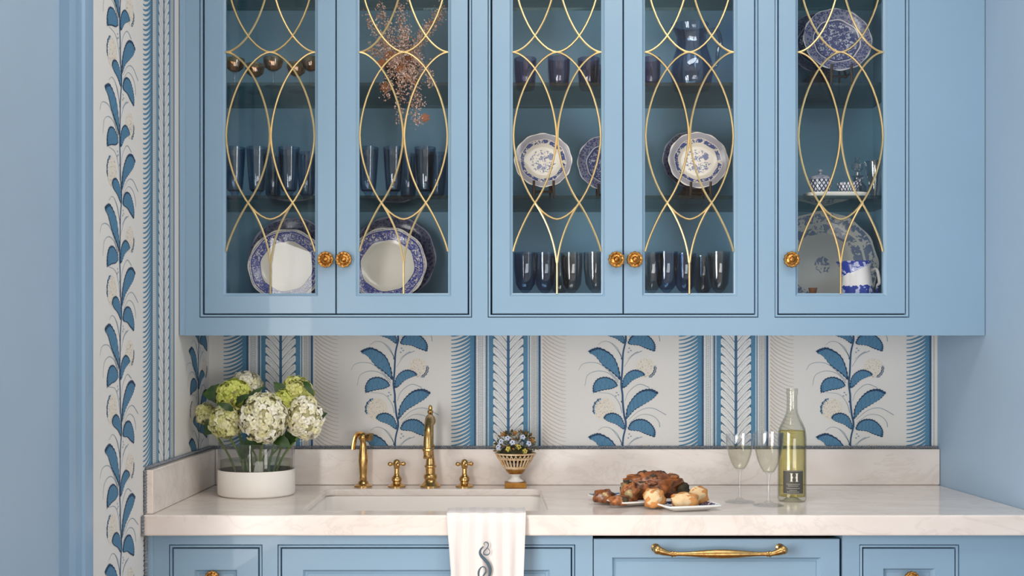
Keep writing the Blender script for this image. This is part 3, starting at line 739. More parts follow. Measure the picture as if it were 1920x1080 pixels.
lf.build('foliage', M_petal, urn, smooth=False)['kind'] = 'stuff'
for px, py, col in ((952, 822, 0), (980, 820, 0), (991, 832, 0), (940, 828, 0), (966, 812, 2), (972, 838, 1), (953, 842, 1), (984, 846, 1), (935, 838, 0), (961, 830, 0), (998, 826, 2), (943, 815, 2)):
    fl = MB(); p = at(px, py, 3.285 if col != 2 else 3.30)
    q = (Vector(p)-Vector((ux0, uy, z0+.1))); q.y = -abs(q.y)-.02
    for j in range(2): petal_ring(fl, p+q.normalized()*.004*j, q, (.0095, .006)[j], 5, ((S(206, 216, 236), S(232, 236, 246)), (S(196, 180, 60), S(216, 204, 110)), (S(176, 120, 70), S(196, 150, 90)))[col][j])
    fl.cur = S(80, 92, 140) if col == 0 else S(150, 110, 40)
    fl.ball(p+q.normalized()*.004, .0028, 8, 5)
    fl.build('flower', M_petal, urn, smooth=False)

# ------------------------------------------------------------ hydrangeas in a glass vase
vx, vy = (481-920)/F*3.16, 3.16
vase = thing('glass_vase', 'round clear glass vase with a wide white base band in the left counter corner', 'vase', (vx, vy, z0))
VR = .1075
lathe_part('white_band', [(0, 0), (VR-.006, 0), (VR-.001, .004), (VR, .01), (VR, .071), (VR-.001, .0725), (VR-.004, .072)], M_band, vase, (vx, vy, z0), 56)
lathe_part('glass', [(VR-.003, .0725), (VR-.0012, .074), (VR-.0012, .146), (VR-.002, .148), (VR-.005, .148), (VR-.006, .146), (VR-.006, .01), (0, .008)], M_clear, vase, (vx, vy, z0), 56)
lathe_part('water', [(0, .012), (VR-.008, .012), (VR-.008, .098), (VR-.010, .0985), (0, .0985)], M_water, vase, (vx, vy, z0), 48)
def leaf_mb(mb, base, tip, width, nrm, curl=.15, seg=7):
    base, tip = Vector(base), Vector(tip); ax = tip-base; L = ax.length; s = ax.cross(Vector(nrm)).normalized(); n = s.cross(ax).normalized()
    vs = []
    for i in range(seg+1):
        t = i/seg; w = width*math.sin(math.pi*t**.8)**.8*.5 if 0 < t < 1 else 0.0005
        c = base+ax*t+n*(curl*L*math.sin(math.pi*t)-.1*L*t*t)
        jag = 1+(.1 if i % 2 else -.04)
        vs += [c-s*w*jag+n*w*.28, c, c+s*w*jag+n*w*.28]
    fs = []
    for i in range(seg):
        for j in (0, 1): fs.append((i*3+j, i*3+j+1, i*3+4+j, i*3+3+j))
    return mb.add(vs, fs)
def hydrangea(px, py, d, rpx, c1, c2, label, sq=1.0, nfl=150, leaves=()):
    c = at(px, py, d); r = rpx*d/F
    foot = Vector((vx+(c.x-vx)*.3, vy+(c.y-vy)*.3, z0+.018))
    t = thing('hydrangea', label, 'flower', tuple(foot), 'hydrangeas in the white banded vase')
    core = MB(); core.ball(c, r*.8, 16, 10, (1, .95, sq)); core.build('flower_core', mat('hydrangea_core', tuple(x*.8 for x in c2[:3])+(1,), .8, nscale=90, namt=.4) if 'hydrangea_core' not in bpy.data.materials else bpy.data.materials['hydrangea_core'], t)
    h = MB(); n = nfl
    for k in range(n):
        z = 1-2*(k+.5)/n; ph = k*2.39996
        dv = Vector((math.sqrt(1-z*z)*math.cos(ph), math.sqrt(1-z*z)*math.sin(ph), z))
        dv = (dv+Vector((rnd.gauss(0, .12), rnd.gauss(0, .12), rnd.gauss(0, .12)))).normalized()
        rr = r*(.86+rnd.uniform(-.07, .1)); p = c+Vector((dv.x*rr, dv.y*rr*.95, dv.z*rr*sq))
        f = min(1, max(0, rnd.gauss(.5, .35))); col = tuple(a+(b-a)*f for a, b in zip(c1[:3], c2[:3]))+(1,)
        nn = (dv+Vector((rnd.gauss(0, .3), rnd.gauss(0, .3), rnd.gauss(0, .3)))).normalized()
        a = nn.orthogonal().normalized(); b = nn.cross(a); p0 = rnd.uniform(0, 6); R0 = rnd.uniform(.0098, .013)
        for q in range(4):
            th = p0+q*math.pi/2; e = a*math.cos(th)+b*math.sin(th); s = b*math.cos(th)-a*math.sin(th)
            sh = rnd.uniform(.93, 1.04); h.cur = tuple(min(1, x*sh) for x in col[:3])+(1,)
            h.add([p, p+e*R0*.45-s*R0*.48+nn*R0*.22, p+e*R0-s*R0*.3+nn*R0*.05, p+e*R0*1.06+s*R0*.1, p+e*R0*.55+s*R0*.5+nn*R0*.24], [(0, 1, 2, 3, 4)])
        h.cur = S(196, 206, 120)
        h.add([p+nn*.0016+a*.0016, p+nn*.0016+b*.0016, p+nn*.0016-a*.0016, p+nn*.0016-b*.0016], [(0, 1, 2, 3)])
    fl = h.build('petals', M_petal, t, smooth=False); fl['kind'] = 'stuff'
    MB().tube(spline([foot, Vector((vx+(c.x-vx)*.55, vy+(c.y-vy)*.55, z0+.11)), c+Vector((0, 0, -r*.6))], 6), .0032, 8).build('stem', M_stem, t)
    for (bx_, by_, tx, ty, wd, dd) in leaves:
        m_ = MB(); leaf_mb(m_, at(bx_, by_, d+.01+dd), at(tx, ty, d-.005+dd), wd, (0, -1, .5)); m_.build('leaf', M_leaf, t)
    return t
CR, CW, LM, LG = S(250, 242, 214), S(255, 250, 236), S(220, 222, 116), S(196, 208, 92)
hydrangea(495, 783, 3.06, 47, CW, S(230, 224, 168), 'large cream hydrangea head at the front centre of the vase', 1.08, 240, ((500, 815, 455, 846, .05, .03), (512, 820, 545, 838, .034, .03)))
hydrangea(424, 790, 3.09, 32, S(236, 232, 190), S(206, 206, 120), 'cream green hydrangea head at the front left of the vase', 1.05, 150, ((410, 790, 384, 815, .045, .03), (438, 770, 408, 756, .02, -.035)))
hydrangea(386, 776, 3.16, 18, S(224, 220, 176), S(196, 194, 116), 'smallest hydrangea head at the far left of the bouquet', 1.1, 80)
hydrangea(438, 741, 3.14, 33, LM, LG, 'lime green hydrangea head at the upper left of the bouquet', .95, 170, ((425, 745, 380, 737, .055, 0), (440, 760, 472, 738, .02, -.045)))
hydrangea(462, 722, 3.2, 32, CW, S(228, 222, 180), 'white hydrangea head at the top centre of the bouquet', .8, 160, ((455, 770, 494, 722, .022, -.1),))
hydrangea(572, 783, 3.1, 36, CW, S(236, 228, 180), 'cream hydrangea head at the right side of the bouquet', 1.2, 180, ((590, 790, 612, 774, .03, 0), (560, 810, 530, 838, .035, .02)))
hydrangea(556, 735, 3.16, 32, S(226, 222, 150), LM, 'pale lime hydrangea head at the upper right of the bouquet', .95, 170, ((540, 750, 514, 716, .038, -.03), (570, 715, 588, 742, .018, -.05)))
hydrangea(531, 758, 3.12, 22, LM, LG, 'small bright green hydrangea head tucked between the cream heads', 1.3, 110)

for i, (a, b) in enumerate(((452, 846), (470, 852), (506, 850), (524, 846), (489, 856))):
    m_ = MB(); p0 = at(a, 838, 3.12+.02*(i % 3)); m_.tube(spline([p0, p0.lerp(at(b-370+(i % 2)*10, 886, 3.16), .5), at(489+(a-489)*.55, 905, 3.15)], 5), .0028, 8); m_.build('cut_stem', M_stem, vase)
m_ = MB(); leaf_mb(m_, at(470, 826, 3.1), at(452, 862, 3.11), .036, (0, -1, .3)); m_.build('loose_leaf', M_leaf, vase)
# ------------------------------------------------------------ hand towel over the counter edge
tw = thing('hand_towel', 'white linen hand towel with a grey script S hanging over the counter edge', 'towel', (-.012, YF-.004, .6))
def towel_pt(u, s, th):
    # s runs along the cloth from inside the sink over the slab and down the front
    path = [(SY0+.012, .84), (SY0+.012, ZC-.01), (SY0+.006, ZC+.003), (SY0-.004, ZC+.0045), (YF+.012, ZC+.0045), (YF-.002, ZC+.002), (YF-.0075, ZC-.012), (YF-.009, .82), (YF-.011, .70), (YF-.012, .56)]
    i = min(int(s), len(path)-2); f = s-i
    a, b = path[i], path[i+1]; yy = a[0]+(b[0]-a[0])*f; zz = a[1]+(b[1]-a[1])*f
    hang = max(0, (ZC-zz)/.35) if yy < YF else 0
    x0, x1 = -.1075+.010*min(1, hang*2.6), .086-.010*min(1, hang*1.4)
    xx = x0+(x1-x0)*u
    rip = min(1, hang*5)*(.3+hang)*(.006*math.sin(u*10+.6)+.0035*math.sin(u*23+1)+.0015*math.sin(u*41))
    if 3 <= s <= 5: zz += .0012*math.sin(u*14)**2
    return (xx, yy-abs(rip)*1.4-th*(1 if yy < YF else 0), zz+(th if 2 <= s <= 5.4 else 0))
mb = MB(); nu, ns = 40, 54; vs = []
for th in (0, .0035):
    for j in range(ns+1):
        for i in range(nu+1): vs.append(towel_pt(i/nu, 9*j/ns, th))
k = nu+1; q = (ns+1)*k; fs = []
for j in range(ns):
    for i in range(nu):
        a = j*k+i; fs.append((a, a+1, a+k+1, a+k)); fs.append((q+a, q+a+k, q+a+k+1, q+a+1))
for j in range(ns):
    fs.append((j*k, (j+1)*k, q+(j+1)*k, q+j*k)); fs.append((j*k+nu, q+j*k+nu, q+(j+1)*k+nu, (j+1)*k+nu))
for i in range(nu): fs.append((i, q+i, q+i+1, i+1)); a = ns*k+i; fs.append((a, a+1, q+a+1, q+a))
mb.add(vs, fs); mb.build('cloth', M_towel, tw, angle=70)
mb = MB()
def TP(a, b): p = at(820+a/7.2, 930+b/7.2, YF-.022); return p
def sstroke(pts, ws):
    p = spline([TP(a, b) for a, b in pts], 5); n = len(p)
    w = [ws[min(int(i/(n-1)*(len(ws)-1)), len(ws)-2)]+(ws[min(int(i/(n-1)*(len(ws)-1))+1, len(ws)-1)]-ws[min(int(i/(n-1)*(len(ws)-1)), len(ws)-2)])*((i/(n-1)*(len(ws)-1)) % 1) for i in range(n)]
    mb.tube(p, w, 8)
sstroke([(640, 668), (630, 640), (655, 622), (685, 640), (685, 680), (655, 720), (628, 750), (628, 785), (665, 798), (702, 775), (706, 735), (680, 705)], [.0007, .0011, .0014, .0011, .0014, .0010, .0008])
sstroke([(620, 680), (582, 725), (575, 770), (598, 815), (640, 860), (685, 915), (712, 985), (705, 1060), (670, 1120), (620, 1150)], [.0010, .0022, .0033, .0040, .0042, .0036, .0021, .0010])
sstroke([(620, 1150), (575, 1120), (555, 1060), (565, 1000), (605, 955), (645, 970), (655, 1020), (625, 1065), (590, 1110), (600, 1140)], [.0010, .0019, .0023, .0016, .0012, .0018, .0021, .0012])
mb.build('monogram', M_thread, tw)

# ------------------------------------------------------------ platters and food
def platter_mat():
    m, nt, p = new_mat('white_platter_blue_edge'); co = objco(nt)
    sep = N(nt, 'ShaderNodeSeparateXYZ', ins={0: co})
    mx = math_(nt, 'MAXIMUM', math_(nt, 'ABSOLUTE', sep.outputs[0]), math_(nt, 'ABSOLUTE', sep.outputs[1]))
    band = math_(nt, 'MULTIPLY', math_(nt, 'GREATER_THAN', mx, .6), math_(nt, 'LESS_THAN', mx, .92))
    vo = N(nt, 'ShaderNodeTexNoise', ins={'Vector': co, 'Scale': 9.0, 'Detail': 3}).outputs[0]
    top = math_(nt, 'GREATER_THAN', N(nt, 'ShaderNodeSeparateXYZ', ins={0: N(nt, 'ShaderNodeNewGeometry').outputs['Normal']}).outputs[2], .6)
    fac = math_(nt, 'MULTIPLY', math_(nt, 'MULTIPLY', band, math_(nt, 'GREATER_THAN', vo, .42)), top)
    nt.links.new(mix(nt, fac, S(244, 242, 238), S(54, 66, 116)), p.inputs['Base Color']); p.inputs['Roughness'].default_value = .15
    return m
M_platter = platter_mat()
def platter(cx, cy, half, rot, label):
    mb = MB(); vs = []; fs = []
    L = [(.62, 0), (.66, .001), (.86, .008), (1.0, .0125), (1.0, .0155), (.97, .0165), (.8, .010), (.64, .0055), (0, .0055)]
    n = 32
    for f, h in L:
        for k in range(n):
            t = 2*math.pi*k/n; cxx, sx = math.cos(t), math.sin(t); e = .22
            vs.append((f*math.copysign(abs(cxx)**e, cxx), f*math.copysign(abs(sx)**e, sx), h/half))
    for i in range(len(L)-1):
        for k in range(n): fs.append((i*n+k, i*n+(k+1) % n, i*n+n+(k+1) % n, i*n+n+k))
    fs.append(tuple(range(n))[::-1])
    mb.add(vs, fs); o = mb.build('square_platter', M_platter, local=True, angle=40); o.location = (cx, cy, z0); o.scale = (half,)*3; o.rotation_euler = (0, 0, rot)
    WL[o.name] = Vector((cx, cy, z0)); return tag(o, label, 'platter', 'square platters on the counter')
platter(.386, 2.99, .102, R(22), 'square white platter of sliced roast stuffed meat with a blue printed rim')
platter(.494, 2.868, .076, R(16), 'smaller square white platter of bread pieces overlapping in front of the roast')
M_roast = mat('roast_crust', S(182, 104, 46), .38, nscale=58, c2=S(48, 24, 14), bump=1, bscale=70, coat=.4, detail=6)
M_roast2 = mat('roast_slice', S(206, 128, 66), .42, nscale=70, c2=S(84, 40, 22), bump=1, bscale=80, coat=.3, detail=6)
M_stuff = mat('herb_stuffing', S(214, 190, 140), .8, nscale=70, c2=S(92, 84, 48), bump=.7, bscale=120)
M_char = mat('charred_herb', S(78, 68, 48), .8, nscale=60, c2=S(30, 26, 20), bump=.6, bscale=100)
M_bread = mat('torn_bread', S(240, 212, 168), .85, nscale=50, c2=S(224, 188, 138), bump=.9, bscale=70)
M_crust = mat('golden_crust', S(222, 160, 92), .6, nscale=30, c2=S(190, 120, 60), bump=.4, bscale=90)
def lump(center, size, seed, rot=0, tilt=0, rough=.16, seg=18, rows=12, box_=.0):
    rn = random.Random(seed); ph = [(rn.uniform(0, 6), rn.uniform(0, 6), rn.uniform(2, 5), rn.uniform(2, 5)) for _ in range(4)]
    mb = MB().ball((0, 0, 0), 1, seg, rows); out = []
    for x, y, z in mb.v:
        if box_:
            e = 1-box_; x, y, z = (math.copysign(abs(t)**e, t) for t in (x, y, z))
        k = 1+sum(rough/2*math.sin(p[2]*x*1.6+p[0])*math.sin(p[3]*(y+z)*1.4+p[1]) for p in ph)
        out.append((x*size[0]*k, y*size[1]*k, max(z*size[2]*k, -size[2]*.82)))
    mb.v = out; m = Matrix.Translation(center) @ Matrix.Rotation(rot, 4, 'Z') @ Matrix.Rotation(tilt, 4, 'Y')
    mb.xf(m); return mb
def food(name, label, cat, center, size, seed, m1, extra=(), group=None, **k):
    t = thing(name, label, cat, (center[0], center[1], center[2]-size[2]*.8), group)
    lump(center, size, seed, **k).build('crust' if cat == 'bread' else 'meat', m1, t, angle=80)
    for nm, c, s, sd, mm in extra: lump((center[0]+c[0], center[1]+c[1], center[2]+c[2]), s, sd).build(nm, mm, t, angle=80)
    return t
PZ = z0+.006
def fpos(px, d, h): return ((px-920)/F*d, d, PZ+h)
rj = random.Random(4); bits = []
for i in range(26):
    u_ = rj.uniform(-.9, .9); v_ = rj.uniform(-1.35, .5)
    rad = math.sqrt(max(.1, 1-u_*u_*.55))
    bits.append(('herb_crust' if i % 2 else 'crackling', (u_*.074, .034*math.sin(v_)*rad, .037*math.cos(v_)*rad), (rj.uniform(.006, .015), rj.uniform(.005, .009), rj.uniform(.005, .009)), 40+i, (M_char, M_roast2, M_roast, M_char)[i % 4]))
bits.append(('stuffing', (-.066, -.016, -.002), (.018, .014, .020), 6, M_stuff))
food('roast_joint', 'large browned rolled roast at the back of the left platter', 'roast', fpos(1222, 2.98, .035), (.080, .037, .040), 3, M_roast, bits, rot=R(6), rough=.26)
food('roast_slice', 'upright cut roast slice showing pale stuffing at the left end of the roast', 'roast', fpos(1180, 2.93, .022), (.024, .018, .026), 8, M_roast2, (('stuffing', (-.004, -.012, .002), (.014, .010, .016), 9, M_stuff),), 'slices of the roast', rot=R(20), rough=.2, box_=.25)
food('roast_slice', 'browned roast slice at the left corner of the left platter', 'roast', fpos(1132, 2.945, .014), (.028, .022, .018), 11, M_roast, (('stuffing', (.006, -.014, .006), (.012, .009, .009), 12, M_stuff),), 'slices of the roast', rot=R(-20), rough=.22, box_=.2)
food('roast_slice', 'dark roast slice lying at the front of the left platter', 'roast', fpos(1163, 2.885, .012), (.028, .018, .014), 13, M_roast2, (('skin', (.006, -.012, .002), (.014, .006, .010), 14, M_char),), 'slices of the roast', rot=R(25), rough=.2, box_=.25)
food('roast_end', 'dark charred end piece at the right end of the roast', 'roast', fpos(1277, 3.0, .024), (.024, .024, .027), 16, M_char, (), None, rough=.2)
def bread(px, d, h, size, seed, rot, label):
    t = food('bread_piece', label, 'bread', fpos(px, d, h), size, seed, M_crust, (('crumb', (-.004, -size[1]*.45, size[2]*.12), (size[0]*.86, size[1]*.68, size[2]*.86), seed+1, M_bread),), 'bread pieces on the small platter', rot=rot, rough=.14, box_=.2)
bread(1227, 2.86, .020, (.027, .022, .026), 21, R(15), 'pale round bread slice at the left of the small platter')
bread(1284, 2.845, .016, (.034, .018, .021), 25, R(-6), 'long golden crusted bread chunk at the front of the small platter')
bread(1309, 2.905, .021, (.026, .018, .024), 29, R(10), 'bread chunk behind the others at the right of the small platter')

# ------------------------------------------------------------ wine glasses and bottle
def wine_glass(px, d, hgt, rim, bowl_z, level_z, foot, label):
    x = (px-920)/F*d; t = thing('wine_glass', label, 'wine glass', (x, d, z0), 'filled wine glasses on the counter')
    H = hgt; B = bowl_z
    prof = [(0, 0), (foot*.96, 0), (foot, .0015), (foot*.9, .003), (foot*.35, .006), (.0048, .013), (.0036, .03), (.0034, B*.7), (.005, B-.008)]
    out = []
    for i in range(11):
        s = i/10; out.append((.006+(rim*1.0-.006)*(math.sin(s*math.pi*.5)**.75), B+(H-B)*(s**1.25)))
    inn = [(max(r-.0012, 0), h+.001) for r, h in out[::-1]]; inn[-1] = (0, B+.003)
    MB().lathe(prof+out+inn, (x, d, z0), 36).build('bowl', M_clear, t)
    win = [(0, B+.0035)]
    for i in range(1, 11):
        s = i/10; h = B+(H-B)*(s**1.25)
        if h > level_z: break
        win.append((.006+(rim-.006)*(math.sin(s*math.pi*.5)**.75)-.0018, h))
    win += [(win[-1][0]*1.005, level_z), (0, level_z)]
    MB().lathe(win, (x, d, z0), 36).build('wine', M_winepale, t)
wine_glass(1387, 2.99, .181, .0365, .085, .150, .040, 'left of the two filled wine glasses beside the bottle')
wine_glass(1441, 2.925, .19, .0385, .082, .152, .041, 'right wine glass standing just in front of the wine bottle')
bxx, byy = (1485-920)/F*3.015, 3.015
bt = thing('wine_bottle', 'clear bottle of white wine with a dark label beside the wine glasses', 'bottle', (bxx, byy, z0))
BR = .0378
bp = [(0, .012), (.015, .009), (.028, .001), (.034, 0), (BR-.001, .004), (BR, .01), (BR, .165), (BR-.001, .18), (.0345, .195), (.028, .210), (.0205, .225), (.0155, .238), (.0142, .25), (.0135, .285), (.0152, .287), (.0152, .301), (.0142, .303), (.0118, .303), (.0112, .29), (.0112, .25), (.013, .237), (.018, .223), (.0255, .208), (.032, .194), (BR-.0035, .179), (BR-.0025, .165), (BR-.0025, .012)]
MB().lathe(bp, (bxx, byy, z0), 44).build('glass', M_bottleglass, bt)
MB().lathe([(0, .0135), (BR-.004, .0135), (BR-.0035, .02), (BR-.0035, .165), (BR-.0045, .178), (.0338, .1885), (.0335, .1895), (0, .1895)], (bxx, byy, z0), 44).build('wine', M_wine, bt)
lab = MB()
def lab_poly(pts, col, lay):
    # pts in metres: x around the front of the bottle, z up
    q = []
    for a, z in pts:
        th = -math.pi/2+(a-.004)/BR; r = BR+.0003+.0002*lay
        q.append((bxx+r*math.cos(th), byy+r*math.sin(th), z0+z))
    lab.cur = col; lab.add(q, [tuple(range(len(q)))])
LX0, LX1, LZ0, LZ1 = -.030, .026, .022, .086
for i in range(12):
    a, b = LX0+(LX1-LX0)*i/12, LX0+(LX1-LX0)*(i+1)/12; lab_poly([(a, LZ0), (b, LZ0), (b, LZ1), (a, LZ1)], S(74, 72, 66), 0)
    for zz in (LZ0+.001, LZ1-.002): lab_poly([(a, zz), (b, zz), (b, zz+.001), (a, zz+.001)], S(190, 180, 150), 1)
def lrect(x0, x1, z0_, z1_, col=S(236, 230, 212)): lab_poly([(x0, z0_), (x1, z0_), (x1, z1_), (x0, z1_)], col, 1)
for sx in (-.0095, .0045): lrect(sx, sx+.0042, .056, .078); lrect(sx-.0014, sx+.0056, .056, .0574); lrect(sx-.0014, sx+.0056, .0766, .078)
lrect(-.006, .005, .0645, .0695)
for zz, a, b in ((.048, -.02, .018), (.0435, -.016, .014), (.037, -.02, .018), (.0315, -.012, .010), (.0275, -.018, .016)):
    n = int((b-a)/.004)
    for i in range(n): lrect(a+i*.004, a+i*.004+.0028, zz, zz+.0018, S(170, 166, 154))
lab.build('label', M_inkgloss, bt, smooth=False)
# ------------------------------------------------------------ china and glass inside the wall cabinet
def china_mat(name, kind, blue, pale):
    m, nt, p = new_mat(name); co = objco(nt)
    sep = N(nt, 'ShaderNodeSeparateXYZ', ins={0: co})
    r = math_(nt, 'SQRT', math_(nt, 'ADD', math_(nt, 'MULTIPLY', sep.outputs[0], sep.outputs[0]), math_(nt, 'MULTIPLY', sep.outputs[2], sep.outputs[2])))
    ang = math_(nt, 'ARCTAN2', sep.outputs[2], sep.outputs[0])
    n1 = N(nt, 'ShaderNodeTexNoise', ins={'Vector': co, 'Scale': 9.0 if kind != 'willow' else 12.0, 'Detail': 3.0, 'Distortion': 1.2}).outputs[0]
    n2 = N(nt, 'ShaderNodeTexVoronoi', ins={'Vector': co, 'Scale': 15.0}).outputs['Distance']
    wob = math_(nt, 'ADD', r, math_(nt, 'MULTIPLY', math_(nt, 'SINE', math_(nt, 'MULTIPLY', ang, 8.0)), .012))
    bw = lambda fac, st: ramp(nt, fac, [(a, (b, b, b, 1)) for a, b in st], 'CONSTANT')
    W = S(*pale); B = S(*blue); D = tuple(x*.55 for x in B[:3])+(1,)
    blot = mix(nt, bw(n1, [(0, 0), (.5, 1)]), B, W)
    fine = mix(nt, bw(n2, [(0, 0), (.32, 1)]), D, W)
    if kind == 'rim':          # plain cream centre, blue transfer rim
        rim = mix(nt, bw(n2, [(0, 0), (.5, 1)]), B, S(92, 100, 170))
        rim = mix(nt, bw(n1, [(0, 0), (.37, 1), (.415, 0), (.585, 1), (.65, 0)]), rim, W)
        col = mix(nt, bw(wob, [(0, 0), (.655, 1)]), W, rim)
        col = mix(nt, bw(wob, [(0, 0), (.655, 1), (.68, 0), (.93, 1), (.95, 0), (.965, 1)]), col, W)
        col = mix(nt, bw(wob, [(0, 0), (.69, 1), (.705, 0), (.9, 1), (.925, 0)]), col, B)
    elif kind == 'floral':
        ctr = mix(nt, bw(n1, [(0, 1), (.47, 0)]), W, B)
        ring = mix(nt, bw(n1, [(0, 0), (.55, 1)]), B, W)
        col = mix(nt, bw(wob, [(0, 0), (.43, 1)]), ctr, W)
        col = mix(nt, bw(wob, [(0, 0), (.66, 1)]), col, ring)
        rim = mix(nt, .45, B, W)
        col = mix(nt, bw(wob, [(0, 0), (.8, 1)]), col, rim)
        col = mix(nt, bw(wob, [(0, 0), (.78, 1), (.8, 0), (.97, 1)]), col, W)
    elif kind == 'willow':
        ctr = mix(nt, bw(n1, [(0, 0), (.55, 1)]), B, S(196, 200, 214))
        col = mix(nt, bw(wob, [(0, 0), (.60, 1)]), ctr, mix(nt, .5, B, D))
        col = mix(nt, bw(wob, [(0, 0), (.66, 1), (.695, 0)]), col, W)
        rim = mix(nt, bw(n2, [(0, 0), (.5, 1)]), B, mix(nt, .3, B, W))
        col = mix(nt, bw(wob, [(0, 0), (.7, 1)]), col, rim)
        col = mix(nt, bw(wob, [(0, 0), (.97, 1)]), col, W)
    else:                      # pale plate, grey-blue floral border, small sprig in the centre
        ctr = mix(nt, bw(math_(nt, 'ADD', wob, math_(nt, 'MULTIPLY', n1, .12)), [(0, 0), (.2, 1)]), blot, W)
        rim = mix(nt, bw(n1, [(0, 0), (.52, 1)]), B, W)
        col = mix(nt, bw(wob, [(0, 0), (.6, 1)]), ctr, rim)
        col = mix(nt, bw(wob, [(0, 0), (.76, 1), (.8, 0), (.96, 1)]), col, W)
    nt.links.new(col, p.inputs['Base Color']); p.inputs['Roughness'].default_value = .14
    return m
MC_rim = china_mat('blue_transfer_rim_china', 'rim', (58, 66, 140), (226, 220, 208))
MC_flo = china_mat('blue_floral_china', 'floral', (70, 84, 140), (232, 222, 208))
MC_wil = china_mat('blue_willow_china', 'willow', (78, 84, 132), (214, 212, 216))
MC_sprig = china_mat('pale_sprig_china', 'sprig', (112, 128, 158), (206, 206, 200))
MC_dark = china_mat('dark_blue_china', 'willow', (44, 54, 98), (150, 152, 176))
PLATE = [(0, .0), (.5, .0), (.54, -.03), (.60, -.035), (.63, -.005), (.68, .02), (.84, .075), (.985, .12), (1.0, .125), (1.0, .14), (.97, .14), (.8, .098), (.66, .045), (.6, .022), (.5, .018), (0, .018)]
def plate(px, py, d, rpx, m, label, lob=12, tilt=13, yaw=0, stand=True, floor=None, group='display plates in the wall cabinet'):
    # stands upright, its face towards the room; local y is the plate's axis
    c = at(px, py, d); r = rpx*d/F
    t = thing('plate', label, 'plate', tuple(c), group)
    mb = MB().lathe([(a, -h) for a, h in PLATE], (0, 0, 0), 72, 'y', wob=lambda an, rr, h: 1+(.014*math.cos(lob*an) if rr > .8 else 0))
    mb.v = [(x, -y, z) for x, y, z in mb.v]
    mb.v = [(x, -(.14+y) if False else y, z) for x, y, z in mb.v]
    # rim leans towards the room: mirror so the hollow faces -Y
    mb.v = [(x, -y, z) for x, y, z in mb.v]
    o = mb.build('dish', m, t, local=True, angle=50); o.scale = (r, r, r)
    t.rotation_euler = (R(-tilt), 0, R(yaw))
    if stand == 'block':
        s = thing('plate_rest', 'wooden rest under the '+label, 'stand', (c.x, c.y, floor), 'plate rests in the wall cabinet')
        zb = c.z-r*.985; yb_ = c.y-r*math.sin(R(tilt))
        MB().box(c.x-.035, c.x+.035, c.y-.026, c.y+.032, floor, zb-.003).build('block', M_wood, s, bevel=.002)
        MB().box(c.x-.03, c.x+.03, c.y-.026, c.y-.021, zb-.003, zb+.008).build('lip', M_wood, s, bevel=.001)
    elif stand and floor is not None:
        s = thing('plate_stand', 'wooden easel under the '+label.replace(' with a plain cream centre','').replace('middle shelf half hidden by','shelf by'), 'stand', (c.x, c.y, floor), 'plate stands in the wall cabinet')
        mb = MB(); zb = c.z-r*.97
        for sx in (-1, 1):
            mb.tube([(c.x+sx*.028, c.y-.052, zb+.018), (c.x+sx*.028, c.y-.046, zb-.004), (c.x+sx*.028, c.y+.0, zb-.008), (c.x+sx*.022, c.y+.042, c.z-.01)], .0038, 8)
            mb.tube([(c.x+sx*.028, c.y-.046, zb-.003), (c.x+sx*.03, c.y-.05, floor+.0035)], .0038, 8)
            mb.tube([(c.x+sx*.022, c.y+.040, c.z-.02), (c.x+sx*.024, c.y+.05, floor+.0035)], .0034, 8)
        mb.tube([(c.x-.028, c.y-.01, zb-.008), (c.x+.028, c.y-.01, zb-.008)], .0036, 8)
        mb.build('easel', M_wood, s)
    return t
FL = fb+.0005
plate(548, 488, 3.335, 80, MC_dark, 'large dark blue plate at the back behind the left door', 10, 10, group=None, stand='block', floor=FL)
plate(538, 500, 3.26, 71, MC_rim, 'blue rimmed plate with a plain cream centre behind the left door', 10, 13, floor=FL)
plate(738, 486, 3.335, 80, MC_dark, 'large dark blue plate at the back behind the second door', 10, 10, group=None, stand='block', floor=FL)
plate(727, 499, 3.26, 73, MC_rim, 'blue rimmed plate with a plain cream centre behind the second door', 10, 13, floor=FL)
plate(1018, 303, 3.24, 54, MC_flo, 'blue floral plate on the middle shelf behind the third door', 12, 14, floor=SA)
plate(1137, 308, 3.30, 55, MC_wil, 'patterned plate on the middle shelf half hidden by the third door stile', 12, 12, floor=SA)
plate(1297, 302, 3.315, 56, MC_dark, 'dark blue plate behind the floral plate in the fourth door', 12, 10, group=None, stand='block', floor=SA)
plate(1308, 303, 3.24, 56, MC_flo, 'blue floral plate on the middle shelf behind the fourth door', 12, 14, floor=SA)
plate(1568, 78, 3.24, 64, MC_wil, 'blue willow plate on the upper shelf behind the fifth door', 12, 14, floor=SB)
plate(1535, 84, 3.33, 60, MC_dark, 'dark plate behind the blue willow plate in the fifth door', 12, 10, group=None, stand='block', floor=SB)
plate(1542, 497, 3.31, 100, MC_sprig, 'big pale plate with grey blue floral border behind the fifth door', 12, 9, stand='block', floor=FL)

